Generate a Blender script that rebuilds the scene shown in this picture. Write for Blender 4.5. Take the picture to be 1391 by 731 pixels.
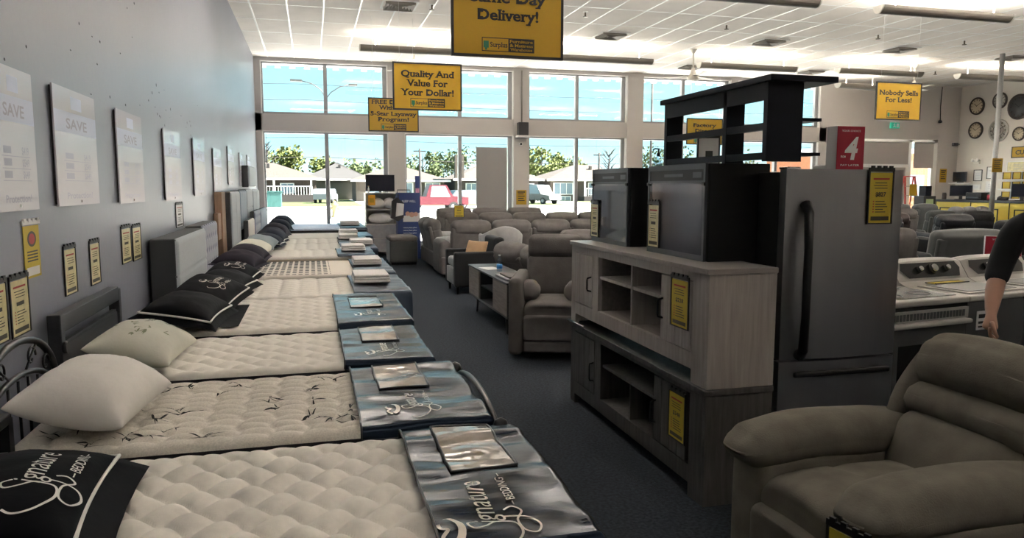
import bpy, bmesh, math, random
from mathutils import Vector, Matrix, noise
S = bpy.context.scene
COL = S.collection
for o in list(bpy.data.objects): bpy.data.objects.remove(o)
random.seed(7)
PI = math.pi
R = math.radians

# ------------------------------------------------------------------ camera
FPX = 1010.0
PITCH, YAW, ROLL = -math.atan(112/1010.0), R(14.9586), R(0.1)
fwd = Vector((math.sin(YAW)*math.cos(PITCH), math.cos(YAW)*math.cos(PITCH), math.sin(PITCH)))
rt0 = Vector((math.cos(YAW), -math.sin(YAW), 0)); up0 = rt0.cross(fwd)
rt = rt0*math.cos(ROLL)+up0*math.sin(ROLL); up = up0*math.cos(ROLL)-rt0*math.sin(ROLL)
cam_data = bpy.data.cameras.new('camera'); cam = bpy.data.objects.new('camera', cam_data); COL.objects.link(cam)
cam_data.sensor_fit = 'HORIZONTAL'; cam_data.sensor_width = 36; cam_data.lens = FPX*36/1391
cam_data.clip_start = .05; cam_data.clip_end = 600
m = Matrix((rt, up, -fwd)).transposed().to_4x4(); m.translation = Vector((0, 0, 1.6)); cam.matrix_world = m
S.camera = cam

# ------------------------------------------------------------------ light and exposure
EXPOSURE = 2.0
SKY_STRENGTH = .68
SUN_STRENGTH = 21.0
ADDED_LAMP_W = 18.0
WINDOW_ROW_LAMP_W = 15.0
MIDDLE_ROW_LAMP_W = 75.0
vs = S.view_settings
S.display_settings.display_device = 'sRGB'
vs.view_transform = 'Standard'; vs.look = 'None'; vs.gamma = 1.0; vs.exposure = EXPOSURE; vs.use_curve_mapping = False
W = bpy.data.worlds.new('sky'); S.world = W; W.use_nodes = True
nt = W.node_tree; nt.nodes.clear()
wo = nt.nodes.new('ShaderNodeOutputWorld'); bg = nt.nodes.new('ShaderNodeBackground')
tc = nt.nodes.new('ShaderNodeTexCoord'); sp = nt.nodes.new('ShaderNodeSeparateXYZ'); cr = nt.nodes.new('ShaderNodeValToRGB')
ns = nt.nodes.new('ShaderNodeTexNoise'); mp = nt.nodes.new('ShaderNodeMapping'); mx = nt.nodes.new('ShaderNodeMix'); mx.data_type = 'RGBA'
nr = nt.nodes.new('ShaderNodeMapRange')
nt.links.new(tc.outputs['Generated'], sp.inputs[0]); nt.links.new(sp.outputs['Z'], cr.inputs[0])
e = cr.color_ramp.elements
e[0].position = 0.0; e[0].color = (.60, .68, .68, 1)
e[1].position = 1.0; e[1].color = (.14, .36, .60, 1)
k = e.new(.05); k.color = (.30, .58, .64, 1)
k = e.new(.16); k.color = (.225, .46, .53, 1)
k = e.new(.4); k.color = (.17, .40, .55, 1)
mp.inputs['Scale'].default_value = (1.2, 1.2, 7)
nt.links.new(tc.outputs['Generated'], mp.inputs[0]); nt.links.new(mp.outputs[0], ns.inputs['Vector'])
ns.inputs['Scale'].default_value = 2.2; ns.inputs['Detail'].default_value = 5
nt.links.new(ns.outputs['Fac'], nr.inputs[0]); nr.inputs[1].default_value = .52; nr.inputs[2].default_value = .75; nr.inputs[4].default_value = .55
nt.links.new(nr.outputs[0], mx.inputs[0]); nt.links.new(cr.outputs[0], mx.inputs[6]); mx.inputs[7].default_value = (.26, .50, .56, 1)
nt.links.new(mx.outputs[2], bg.inputs[0]); bg.inputs[1].default_value = SKY_STRENGTH
nt.links.new(bg.outputs[0], wo.inputs[0])
sd = bpy.data.lights.new('sun', 'SUN'); sd.energy = SUN_STRENGTH; sd.angle = R(1); sd.color = (1, .95, .86)
sun = bpy.data.objects.new('sun', sd); COL.objects.link(sun); sun.rotation_euler = (R(42), 0, R(78))   # high, from the side and slightly behind the shop

# ------------------------------------------------------------------ materials
def _n(nt, t, **kw):
    n = nt.nodes.new(t)
    for a, b in kw.items(): setattr(n, a, b)
    return n
def mat(name, col, rough=.6, metal=0, var=0, vscale=8, stretch=(1, 1, 1), bump=0, bscale=60, col2=None, spec=.5, sheen=0, coat=0, emit=0, detail=4, bstretch=None):
    M = bpy.data.materials.new(name); M.use_nodes = True; nt = M.node_tree; b = nt.nodes['Principled BSDF']
    b.inputs['Base Color'].default_value = (*col, 1); b.inputs['Roughness'].default_value = rough; b.inputs['Metallic'].default_value = metal
    b.inputs['Specular IOR Level'].default_value = spec; b.inputs['Sheen Weight'].default_value = sheen; b.inputs['Coat Weight'].default_value = coat
    if emit: b.inputs['Emission Color'].default_value = (*col, 1); b.inputs['Emission Strength'].default_value = emit
    if var or col2 or bump:
        t = _n(nt, 'ShaderNodeTexCoord'); mpn = _n(nt, 'ShaderNodeMapping'); mpn.inputs['Scale'].default_value = stretch
        nt.links.new(t.outputs['Object'], mpn.inputs[0])
    if var or col2:
        nz = _n(nt, 'ShaderNodeTexNoise'); nz.inputs['Scale'].default_value = vscale; nz.inputs['Detail'].default_value = detail
        nt.links.new(mpn.outputs[0], nz.inputs['Vector'])
        mr = _n(nt, 'ShaderNodeMapRange'); mr.inputs[1].default_value = .3; mr.inputs[2].default_value = .7
        nt.links.new(nz.outputs['Fac'], mr.inputs[0])
        mxn = _n(nt, 'ShaderNodeMix', data_type='RGBA')
        c2 = col2 if col2 else tuple(max(0, c*(1-var)) for c in col)
        c1 = col if col2 else tuple(min(1, c*(1+var)) for c in col)
        mxn.inputs[6].default_value = (*c1, 1); mxn.inputs[7].default_value = (*c2, 1)
        nt.links.new(mr.outputs[0], mxn.inputs[0]); nt.links.new(mxn.outputs[2], b.inputs['Base Color'])
    if bump:
        nb = _n(nt, 'ShaderNodeTexNoise'); nb.inputs['Scale'].default_value = bscale; nb.inputs['Detail'].default_value = 3
        if bstretch:
            m2 = _n(nt, 'ShaderNodeMapping'); m2.inputs['Scale'].default_value = bstretch
            nt.links.new(t.outputs['Object'], m2.inputs[0]); nt.links.new(m2.outputs[0], nb.inputs['Vector'])
        else: nt.links.new(mpn.outputs[0], nb.inputs['Vector'])
        bp = _n(nt, 'ShaderNodeBump'); bp.inputs['Strength'].default_value = bump; bp.inputs['Distance'].default_value = .02
        nt.links.new(nb.outputs['Fac'], bp.inputs['Height']); nt.links.new(bp.outputs[0], b.inputs['Normal'])
    return M
def glass_mat(name, tint=(1, 1, 1), gloss=.06):
    M = bpy.data.materials.new(name); M.use_nodes = True; nt = M.node_tree; nt.nodes.clear()
    o = _n(nt, 'ShaderNodeOutputMaterial'); tr = _n(nt, 'ShaderNodeBsdfTransparent'); gl = _n(nt, 'ShaderNodeBsdfGlossy'); mxs = _n(nt, 'ShaderNodeMixShader')
    tr.inputs[0].default_value = (*tint, 1); gl.inputs['Roughness'].default_value = .03; mxs.inputs[0].default_value = gloss
    nt.links.new(tr.outputs[0], mxs.inputs[1]); nt.links.new(gl.outputs[0], mxs.inputs[2]); nt.links.new(mxs.outputs[0], o.inputs[0])
    return M
def check_mat(name, c1, c2, base, sx, sy, x0, x1):
    """woven black and white check between local x0 and x1, plain ticking elsewhere"""
    M = mat(name, base, .85); nt = M.node_tree; b = nt.nodes['Principled BSDF']
    t = _n(nt, 'ShaderNodeTexCoord'); s_ = _n(nt, 'ShaderNodeSeparateXYZ'); nt.links.new(t.outputs['Object'], s_.inputs[0])
    def stripe(out, per):
        a = _n(nt, 'ShaderNodeMath', operation='MULTIPLY'); a.inputs[1].default_value = 1/per; nt.links.new(out, a.inputs[0])
        f = _n(nt, 'ShaderNodeMath', operation='FRACT'); nt.links.new(a.outputs[0], f.inputs[0])
        g = _n(nt, 'ShaderNodeMath', operation='GREATER_THAN'); g.inputs[1].default_value = .36; nt.links.new(f.outputs[0], g.inputs[0]); return g.outputs[0]
    a = stripe(s_.outputs['X'], sx); c = stripe(s_.outputs['Y'], sy)
    ml = _n(nt, 'ShaderNodeMath', operation='MULTIPLY'); nt.links.new(a, ml.inputs[0]); nt.links.new(c, ml.inputs[1])
    g0 = _n(nt, 'ShaderNodeMath', operation='GREATER_THAN'); g0.inputs[1].default_value = x0; nt.links.new(s_.outputs['X'], g0.inputs[0])
    g1 = _n(nt, 'ShaderNodeMath', operation='LESS_THAN'); g1.inputs[1].default_value = x1; nt.links.new(s_.outputs['X'], g1.inputs[0])
    m2 = _n(nt, 'ShaderNodeMath', operation='MULTIPLY'); nt.links.new(g0.outputs[0], m2.inputs[0]); nt.links.new(g1.outputs[0], m2.inputs[1])
    m3 = _n(nt, 'ShaderNodeMath', operation='MULTIPLY'); nt.links.new(m2.outputs[0], m3.inputs[0]); nt.links.new(ml.outputs[0], m3.inputs[1])
    mxn = _n(nt, 'ShaderNodeMix', data_type='RGBA'); mxn.inputs[6].default_value = (*c1, 1); mxn.inputs[7].default_value = (*c2, 1)
    nt.links.new(m3.outputs[0], mxn.inputs[0]); nt.links.new(mxn.outputs[2], b.inputs['Base Color'])
    return M
def brick_mat(name, c1, c2, mortar, scale=4, bw=.5, rh=.18):
    M = mat(name, c1, .9); nt = M.node_tree; b = nt.nodes['Principled BSDF']
    t = _n(nt, 'ShaderNodeTexCoord'); mpn = _n(nt, 'ShaderNodeMapping'); mpn.inputs['Rotation'].default_value = (R(90), 0, 0)
    br = _n(nt, 'ShaderNodeTexBrick'); br.inputs['Scale'].default_value = scale; br.inputs['Brick Width'].default_value = bw; br.inputs['Row Height'].default_value = rh
    br.inputs['Color1'].default_value = (*c1, 1); br.inputs['Color2'].default_value = (*c2, 1); br.inputs['Mortar'].default_value = (*mortar, 1); br.inputs['Mortar Size'].default_value = .012
    nt.links.new(t.outputs['Object'], mpn.inputs[0]); nt.links.new(mpn.outputs[0], br.inputs['Vector']); nt.links.new(br.outputs['Color'], b.inputs['Base Color'])
    return M

CARPET = mat('carpet', (.026, .032, .042), .95, var=.5, vscale=55, detail=6, bump=.6, bscale=300, spec=.2)
CEIL = mat('ceiling_tile', (.77, .715, .675), .9, var=.05, vscale=2.2, bump=.15, bscale=90)
TBAR = mat('grid_metal', (.85, .85, .85), .35)
WALLP = mat('wall_paint', (.235, .252, .31), .38, var=.04, vscale=.8, bump=.05, bscale=14, spec=.55)
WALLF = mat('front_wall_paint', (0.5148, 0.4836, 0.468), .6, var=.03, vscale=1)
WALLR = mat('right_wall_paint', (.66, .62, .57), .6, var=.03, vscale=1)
DENT = mat('scuff', (.05, .05, .06), .8)
ALU = mat('window_aluminium', (.30, .30, .31), .45, .3)
TRIMW = mat('white_trim', (.78, .77, .75), .5)
GLASS = glass_mat('window_glass', (.97, .99, .99), .05)
BLACKM = mat('black_metal', (.006, .0065, .008), .34, .0, spec=.35)
BLACKW = mat('black_wood', (.018, .02, .026), .45, var=.3, vscale=6, stretch=(8, 1, 8))
VINYL = mat('black_vinyl', (.007, .012, .021), .22, spec=.2, bump=.05, bscale=14, bstretch=(1, 5, 1))
VINYLG = mat('grey_vinyl', (.045, .058, .078), .30, spec=.3, bump=.05, bscale=14, bstretch=(1, 5, 1))
for v_ in (VINYL, VINYLG): v_.node_tree.nodes['Principled BSDF'].inputs['Specular Tint'].default_value = (.50, .66, .98, 1)  # blue of the reflected sky put into the sheen colour
PLASTIC = mat('clear_pocket', (.30, .27, .245), .10, var=.35, vscale=7, bump=.25, bscale=9, spec=.8)
QUILT = mat('cream_ticking', (.80, .77, .71), .85, var=.05, vscale=30, bump=.1, bscale=250)
KNIT = mat('bamboo_knit', (.70, .66, .59), .9, var=.12, vscale=140, bump=.2, bscale=300)
PRINT = mat('leaf_print', (.02, .022, .022), .8)
PRINTG = mat('green_leaf_print', (.22, .24, .16), .8)
TICKW = mat('white_ticking', (.66, .64, .60), .85, var=.04, vscale=30)
TICKB = mat('blue_grey_ticking', (0.51, 0.578, 0.714), .8, var=.1, vscale=20)
GUSSET = mat('black_mattress_border', (.012, .012, .015), .6, bump=.4, bscale=60)
CREAMB = mat('cream_mattress_border', (.55, .49, .38), .8)
FOUND = mat('foundation_fabric', (.02, .021, .026), .8)
FOUNDG = mat('grey_foundation_fabric', (.10, .11, .13), .8)
PILB = mat('black_pillow_fabric', (.0035, .004, .006), .85, bump=.15, bscale=18, spec=.1)
PILP = mat('plum_pillow_fabric', (.014, .011, .018), .8, bump=.15, bscale=18, spec=.15)
PILN = mat('navy_pillow_fabric', (.007, .009, .018), .75, bump=.15, bscale=18, spec=.15)
PILW = mat('white_pillow_fabric', (.74, .72, .69), .9, var=.03, vscale=10, bump=.12, bscale=25)
PILG = mat('pale_green_pillow_fabric', (.58, .58, .51), .9, bump=.12, bscale=25)
PILGR = mat('grey_pillow_fabric', (.20, .24, .26), .9, bump=.12, bscale=25)
THREAD = mat('white_thread', (.75, .74, .70), .7)
SILVER = mat('silver_thread', (.55, .50, .44), .35, .3)
TOWEL = mat('folded_white_cloth', (.75, .72, .72), .9, bump=.2, bscale=40)
HBGREY = mat('light_grey_upholstery', (.26, .30, .34), .85, var=.08, vscale=80, sheen=.3)
HBSIDE = mat('dark_grey_upholstery', (.045, .05, .055), .85)
HBNAVY = mat('navy_upholstery', (.055, .075, .15), .8, sheen=.5)
HBBLUE = mat('grey_blue_upholstery', (.14, .20, .28), .8, sheen=.3)
WOODBR = mat('brown_wood', (.22, .14, .09), .6, var=.2, vscale=4, stretch=(8, 8, 1))
YELLOW = mat('sign_yellow', (0.4182, 0.2509, 0.008364), .55)
SIGNBK = mat('sign_black', (.012, .012, .016), .5)
TAGY = mat('tag_yellow', (0.5084, 0.3772, 0.0328), .6)
TAGP = mat('tag_pale_yellow', (.62, .56, .30), .35, var=.2, vscale=14)
TAGBK = mat('tag_black', (.012, .012, .014), .45)
INK = mat('dark_ink', (.05, .045, .03), .6)
INKR = mat('red_ink', (.35, .03, .03), .6)
LOGOG = mat('logo_green', (.02, .16, .10), .5)
PAPER = mat('paper_white', (.72, .72, .72), .6)
INKL = mat('pale_ink', (.36, .36, .46), .5)
BANNER = mat('pale_blue_ink', (.52, .55, .70), .4)
PLAC = mat('placard_gloss', (.70, .68, .74), .22, spec=.6)
WOODG = mat('grey_washed_wood', (0.33, 0.3, 0.2775), .55, var=.16, vscale=5, stretch=(9, 9, .7), detail=7)
WOODD = mat('dark_grey_washed_wood', (.062, .060, .058), .6, var=.35, vscale=5, stretch=(9, 9, .9), detail=7)
WOODT = mat('console_top_wood', (.22, .20, .19), .35, var=.15, vscale=5, stretch=(9, 1, 9))
WOODIN = mat('console_inside', (.20, .18, .165), .6, var=.15, vscale=5, stretch=(1, 9, 9))
NAVYW = mat('black_blue_wood', (.0045, .006, .012), .5, spec=.18, var=.2, vscale=4, stretch=(5, 1, 5))
FPBLK = mat('fireplace_black', (.004, .0045, .006), .45, spec=.3)
FPTRIM = mat('fireplace_trim', (.075, .085, .095), .4, .4)
FPGLASS = mat('fireplace_glass', (.085, .092, .105), .05, spec=1.0, coat=.6)
CHROME = mat('chrome', (.7, .7, .7), .15, 1)
STEEL = mat('dark_stainless', (.34, .345, .36), .30, .95, var=.1, vscale=3, stretch=(1, 1, .1), bump=.03, bscale=150, bstretch=(1, 1, .02))
FRSIDE = mat('fridge_cabinet', (.008, .009, .01), .5, spec=.3)
APPLW = mat('appliance_white', (0.416, 0.403, 0.377), .3)
APPLG = mat('appliance_grey_and_shade', (.06, .065, .068), .4)  # real grey parts, and painted shade on the white washers' cabinets
PANELB = mat('appliance_panel', (.012, .012, .012), .25)
RED4 = mat('sign_red', (.36, .012, .035), .5)
TAUPE = mat('taupe_microfibre', (0.1361, 0.1264, 0.1037), .9, var=.18, vscale=9, bump=.10, bscale=160, spec=.2)
GREYF = mat('grey_microfibre', (0.1176, 0.1098, 0.1075), .9, var=.12, vscale=9, bump=.2, bscale=120, spec=.2)
GREYB = mat('brown_grey_fabric', (0.1098, 0.1019, 0.1008), .9, var=.12, vscale=9, bump=.2, bscale=120, spec=.2)
GREYL = mat('pale_grey_fabric', (.33, .33, .34), .85, var=.1, vscale=12)
CHARF = mat('charcoal_fabric', (0.04032, 0.04435, 0.04435), .9, var=.12, vscale=9, sheen=.3)
SLATEF = mat('slate_fabric', (0.0672, 0.07392, 0.08064), .9, var=.12, vscale=9, sheen=.3)
BLKL = mat('black_leather', (0.0091, 0.0098, 0.0126), .36, bump=.2, bscale=40, spec=.32)
BRNL = mat('brown_leather', (0.0245, 0.0126, 0.0126), .35, bump=.2, bscale=40, spec=.6)
BLUL = mat('blue_black_leather', (0.021, 0.0252, 0.035), .42, bump=.2, bscale=40)
SILL_ = mat('silver_grey_leather', (.20, .20, .22), .4, bump=.2, bscale=40)
BLKF = mat('black_velvet', (.008, .009, .012), .85)
TAN = mat('tan_cushion', (.50, .33, .19), .9, bump=.2, bscale=60)
SKIN = mat('skin', (.40, .22, .15), .55)
SHIRT = mat('black_shirt', (.008, .009, .011), .9)
HAIR = mat('hair', (.03, .02, .015), .7)
SHOE = mat('shoe', (.02, .02, .02), .6)
FIXT = mat('fixture_housing', (.26, .235, .21), .5)
FIXEND = mat('fixture_end', (0.744, 0.72, 0.672), .5)
LAMPADD = mat('added_lamp_tube', (1, .95, .85), .5, emit=ADDED_LAMP_W)
LAMPMID = mat('middle_row_lamp_tube', (1, .95, .85), .5, emit=MIDDLE_ROW_LAMP_W)
LAMPDIM = mat('dimmed_lamp_tube', (1, .92, .78), .5, emit=WINDOW_ROW_LAMP_W)
FANW = mat('fan_white', (.72, .69, .63), .5)
BRASS = mat('brass_head', (.10, .08, .06), .5, .4)
VENTM = mat('vent_metal', (.34, .31, .28), .6)
SCREEN = mat('screen_black', (.01, .012, .022), .15)
BLUEP = mat('blue_poster', (.015, .035, .15), .45)
PEACH = mat('poster_peach', (.60, .35, .26), .6)
ORANGE = mat('orange_card', (.75, .36, .03), .55)
PINK = mat('pink_card', (.75, .35, .5), .5)
EXITG = mat('exit_green', (.02, .30, .20), .5, emit=.15)
BLANKP = mat('blank_panel_grey', (.30, .29, .29), .7)
BLIND = mat('roller_blind', (.40, .37, .36), .9)
DOORM = mat('door_frame_metal', (.42, .42, .42), .4, .4)
COUNT = mat('counter_yellow', (.80, .62, .10), .5)
WATER = mat('blue_label', (.03, .22, .6), .4)
CLEARB = glass_mat('clear_plastic', (.8, .88, .95), .12)
ASPH = mat('concrete_lot', (0.65, 0.624, 0.585), .9, var=.06, vscale=.3)
ROAD = mat('road', (0.6, 0.588, 0.576), .9, var=.05, vscale=.3)
LAWN = mat('lawn', (0.03385, 0.04427, 0.00651), .95, var=.25, vscale=.7)
BRICKA = brick_mat('tan_brick', (0.04427, 0.02864, 0.02213), (0.05468, 0.03646, 0.02864), (0.0651, 0.05729, 0.05208))
BRICKB = brick_mat('pale_brick', (0.0651, 0.04948, 0.03906), (0.05729, 0.04427, 0.03646), (0.07812, 0.0677, 0.05989))
BRICKC = brick_mat('grey_brick', (0.04687, 0.03646, 0.03646), (0.03906, 0.03125, 0.03125), (0.05729, 0.05208, 0.05208))
ROOFA = mat('tan_shingles', (0.04166, 0.03125, 0.02604), .9, var=.12, vscale=3)
ROOFB = mat('grey_shingles', (0.02604, 0.02344, 0.02344), .9, var=.12, vscale=3)
SIDING = mat('pale_siding', (0.07291, 0.0651, 0.05468), .8)
HWIN = mat('house_window', (.16, .22, .27), .15)
LEAF = mat('spring_leaves', (0.07862, 0.09337, 0.01721), .9, var=.35, vscale=3)
LEAFD = mat('green_leaves', (0.04914, 0.0688, 0.01966), .9, var=.35, vscale=3)
BARK = mat('bark', (0.01512, 0.01323, 0.0126), .9)
CARW = mat('car_white', (0.08333, 0.08593, 0.09114), .3)
CARS = mat('car_silver', (0.186, 0.1984, 0.2232), .3, .3)
CARR = mat('car_red', (0.07812, 0.003906, 0.01302), .3)
TYRE = mat('tyre', (.02, .02, .02), .8)
TEAL = mat('teal_box', (0.007812, 0.05729, 0.05208), .6)
HYDR = mat('hydrant_paint', (0.1432, 0.1172, 0.05208), .6)
POLEM = mat('pole_metal', (0.0252, 0.02772, 0.02898), .5, .3)
ORBR = mat('orange_brick', (0.27, 0.099, 0.045), .9, var=.15, vscale=4)
LADR = mat('ladder_red', (.40, .05, .04), .5)
CLOCKF = mat('clock_face_cream', (.60, .50, .36), .6)
CLOCKG = mat('clock_face_grey', (.40, .38, .34), .6)
CLOCKR = mat('clock_rim_dark', (.05, .035, .03), .5)
CLOCKS = mat('clock_rim_pale', (.42, .40, .37), .5)
# ------------------------------------------------------------------ mesh helpers
def clamp(v, a, b): return max(a, min(b, v))
class MB:
    def __init__(self): self.bm = bmesh.new(); self.sm = False
    def face(self, vs, mi=0, smooth=False):
        try: f = self.bm.faces.new(vs)
        except ValueError: return None
        f.material_index = mi; f.smooth = smooth; return f
    def box(self, x0, x1, y0, y1, z0, z1, mi=0, bev=0, seg=2, xf=None):
        if x0 > x1: x0, x1 = x1, x0
        if y0 > y1: y0, y1 = y1, y0
        if z0 > z1: z0, z1 = z1, z0
        tmp = bmesh.new() if bev else self.bm
        v = [tmp.verts.new((x, y, z)) for x in (x0, x1) for y in (y0, y1) for z in (z0, z1)]
        fs = [tmp.faces.new([v[i] for i in q]) for q in ((0, 1, 3, 2), (4, 6, 7, 5), (0, 4, 5, 1), (2, 3, 7, 6), (0, 2, 6, 4), (1, 5, 7, 3))]
        for f in fs: f.material_index = mi
        if bev:
            bmesh.ops.bevel(tmp, geom=tmp.edges[:], offset=bev, segments=seg, profile=.5, affect='EDGES')
            self.merge(tmp, mi, xf)
        elif xf is not None:
            for q in v: q.co = xf @ q.co
        return self
    def merge(self, tmp, mi=None, xf=None, smooth=None):
        mp = {}
        for v in tmp.verts: mp[v] = self.bm.verts.new(xf @ v.co if xf is not None else v.co)
        for f in tmp.faces:
            nf = self.face([mp[v] for v in f.verts], f.material_index if mi is None else mi, f.smooth if smooth is None else smooth)
        tmp.free(); return self
    def tube(self, pts, r, seg=8, mi=0, closed=False, cap=True, smooth=True):
        pts = [Vector(p) for p in pts]; n = len(pts); rings = []
        rr = r if isinstance(r, (list, tuple)) else [r]*n
        prev = None
        for i, p in enumerate(pts):
            if closed: t = pts[(i+1) % n]-pts[i-1]
            else: t = pts[min(i+1, n-1)]-pts[max(i-1, 0)]
            t = t.normalized() if t.length > 1e-9 else Vector((0, 0, 1))
            if prev is None:
                a = Vector((0, 0, 1)) if abs(t.z) < .9 else Vector((1, 0, 0)); u = t.cross(a).normalized()
            else:
                u = (prev-t*prev.dot(t)); u = u.normalized() if u.length > 1e-6 else t.orthogonal().normalized()
            prev = u; w = t.cross(u)
            rings.append([self.bm.verts.new(p+(u*math.cos(2*PI*k/seg)+w*math.sin(2*PI*k/seg))*rr[i]) for k in range(seg)])
        m_ = n if closed else n-1
        for i in range(m_):
            a, b = rings[i], rings[(i+1) % n]
            for k in range(seg): self.face([a[k], a[(k+1) % seg], b[(k+1) % seg], b[k]], mi, smooth)
        if cap and not closed:
            self.face(rings[0][::-1], mi); self.face(rings[-1], mi)
        return self
    def cyl(self, p0, p1, r, seg=16, mi=0, r2=None, smooth=True): return self.tube([p0, p1], [r, r if r2 is None else r2], seg, mi, smooth=smooth)
    def prism(self, pts, t0, t1, axis='x', mi=0, xf=None):
        """pts 2D outline; axis x: (y,z), y: (x,z), z: (x,y)"""
        def P(p, t): 
            q = Vector((t, p[0], p[1]) if axis == 'x' else (p[0], t, p[1]) if axis == 'y' else (p[0], p[1], t))
            return xf @ q if xf is not None else q
        a = [self.bm.verts.new(P(p, t0)) for p in pts]; b = [self.bm.verts.new(P(p, t1)) for p in pts]; n = len(pts)
        self.face(a[::-1], mi); self.face(b, mi)
        for i in range(n): self.face([a[i], a[(i+1) % n], b[(i+1) % n], b[i]], mi)
        return self
    def lathe(self, prof, c=(0, 0, 0), seg=24, mi=0, xf=None, smooth=True):
        rings = []
        for r, z in prof:
            ring = []
            for k in range(seg):
                q = Vector((c[0]+r*math.cos(2*PI*k/seg), c[1]+r*math.sin(2*PI*k/seg), c[2]+z))
                ring.append(self.bm.verts.new(xf @ q if xf is not None else q))
            rings.append(ring)
        for a, b in zip(rings, rings[1:]):
            for k in range(seg): self.face([a[k], a[(k+1) % seg], b[(k+1) % seg], b[k]], mi, smooth)
        self.face(rings[0][::-1], mi); self.face(rings[-1], mi); return self
    def grid(self, f, us, vs, mi=0, smooth=True):
        g = [[self.bm.verts.new(f(u, v)) for v in vs] for u in us]
        for i in range(len(us)-1):
            for j in range(len(vs)-1): self.face([g[i][j], g[i+1][j], g[i+1][j+1], g[i][j+1]], mi, smooth)
        return g
    def soft(self, c, s, r=.05, puff=(0, 0, 0), n=6, fn=None, mi=0, xf=None):
        hx, hy, hz = [v/2 for v in s]; r = min(r, hx*.98, hy*.98, hz*.98)
        def par(h):
            L = [h-r+r*t for t in (1, .577, .268, 0)]
            inner = [-(h-r)+2*(h-r)*i/(n+1) for i in range(1, n+1)] if h-r > 1e-4 else []
            q = [-l for l in L]+inner+L[::-1]
            o = []
            for a in q:
                if not o or a-o[-1] > 1e-6: o.append(a)
            return o
        px, py, pz = par(hx), par(hy), par(hz); V = {}
        def vert(x, y, z):
            k = (round(x, 5), round(y, 5), round(z, 5))
            if k in V: return V[k]
            p = Vector((x, y, z)); q = Vector((clamp(x, r-hx, hx-r), clamp(y, r-hy, hy-r), clamp(z, r-hz, hz-r))); d = p-q
            if d.length > 1e-9: p = q+d.normalized()*r
            u, v, w = x/hx, y/hy, z/hz
            p.x += puff[0]*u*(1-v*v)*(1-w*w); p.y += puff[1]*v*(1-u*u)*(1-w*w); p.z += puff[2]*w*(1-u*u)*(1-v*v)
            if fn: p = fn(p, u, v, w)
            p = p+Vector(c)
            if xf is not None: p = xf @ p
            V[k] = self.bm.verts.new(p); return V[k]
        for (A, B, mk) in ((px, py, lambda a, b, sg: (a, b, sg*hz)), (py, pz, lambda a, b, sg: (sg*hx, a, b)), (pz, px, lambda a, b, sg: (b, sg*hy, a))):
            for sg in (1, -1):
                for i in range(len(A)-1):
                    for j in range(len(B)-1):
                        q = [vert(*mk(A[i], B[j], sg)), vert(*mk(A[i+1], B[j], sg)), vert(*mk(A[i+1], B[j+1], sg)), vert(*mk(A[i], B[j+1], sg))]
                        if sg < 0: q.reverse()
                        self.face(q, mi, True)
        return self
    def build(self, name, mats, parent=None, smooth=None, loc=None, rot=None):
        me = bpy.data.meshes.new(name)
        if smooth is not None:
            for f in self.bm.faces: f.smooth = smooth
        bmesh.ops.recalc_face_normals(self.bm, faces=self.bm.faces[:])
        self.bm.to_mesh(me); self.bm.free()
        for mm in (mats if isinstance(mats, (list, tuple)) else [mats]): me.materials.append(mm)
        o = bpy.data.objects.new(name, me); COL.objects.link(o)
        if parent is not None: o.parent = parent
        if loc is not None: o.location = loc
        if rot is not None: o.rotation_euler = rot
        return o
def tag(o, label, cat, group=None):
    o['label'] = label; o['category'] = cat
    if group: o['group'] = group
    return o
def thing(name, label, cat, loc=(0, 0, 0), rz=0, group=None, rx=0, ry=0):
    o = bpy.data.objects.new(name, None); COL.objects.link(o); o.empty_display_size = .1
    o.location = loc; o.rotation_euler = (rx, ry, rz); return tag(o, label, cat, group)
def struct(o): o['kind'] = 'structure'; return o
def dup(root, loc, rz=None, label=None, group=None):
    r_ = root.copy(); COL.objects.link(r_); r_.location = loc
    if rz is not None: r_.rotation_euler = (0, 0, rz)
    if label: r_['label'] = label
    if group: r_['group'] = group
    for ch in list(root.children):
        c = ch.copy(); COL.objects.link(c); c.parent = r_
        for g in ch.children:
            d = g.copy(); COL.objects.link(d); d.parent = c
    return r_
def T(x=0, y=0, z=0): return Matrix.Translation((x, y, z))
def RX(a): return Matrix.Rotation(a, 4, 'X')
def RY(a): return Matrix.Rotation(a, 4, 'Y')
def RZ(a): return Matrix.Rotation(a, 4, 'Z')

# ------------------------------------------------------------------ lettering
_gl = {}
def glyphs(txt, bold=.0, shear=0.0, spacing=1.0):
    key = (txt, bold, shear, spacing)
    if key in _gl: return _gl[key]
    cu = bpy.data.curves.new('lettering', 'FONT'); cu.body = txt; cu.size = 1; cu.offset = bold; cu.shear = shear; cu.space_character = spacing; cu.resolution_u = 3
    ob = bpy.data.objects.new('lettering', cu); COL.objects.link(ob)
    dg = bpy.context.evaluated_depsgraph_get(); dg.update(); me = ob.evaluated_get(dg).to_mesh()
    V = [(v.co.x, v.co.y) for v in me.vertices]; F = [list(p.vertices) for p in me.polygons]
    cnt = {}
    for f in F:
        for a, b in zip(f, f[1:]+f[:1]): cnt[(min(a, b), max(a, b))] = cnt.get((min(a, b), max(a, b)), 0)+1
    flat = [(V[a], V[b]) for (a, b), c in cnt.items() if c == 1 and abs(V[a][1]-V[b][1]) < .004]
    bpy.data.objects.remove(ob); bpy.data.curves.remove(cu)
    _gl[key] = (V, F, flat); return _gl[key]
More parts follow.
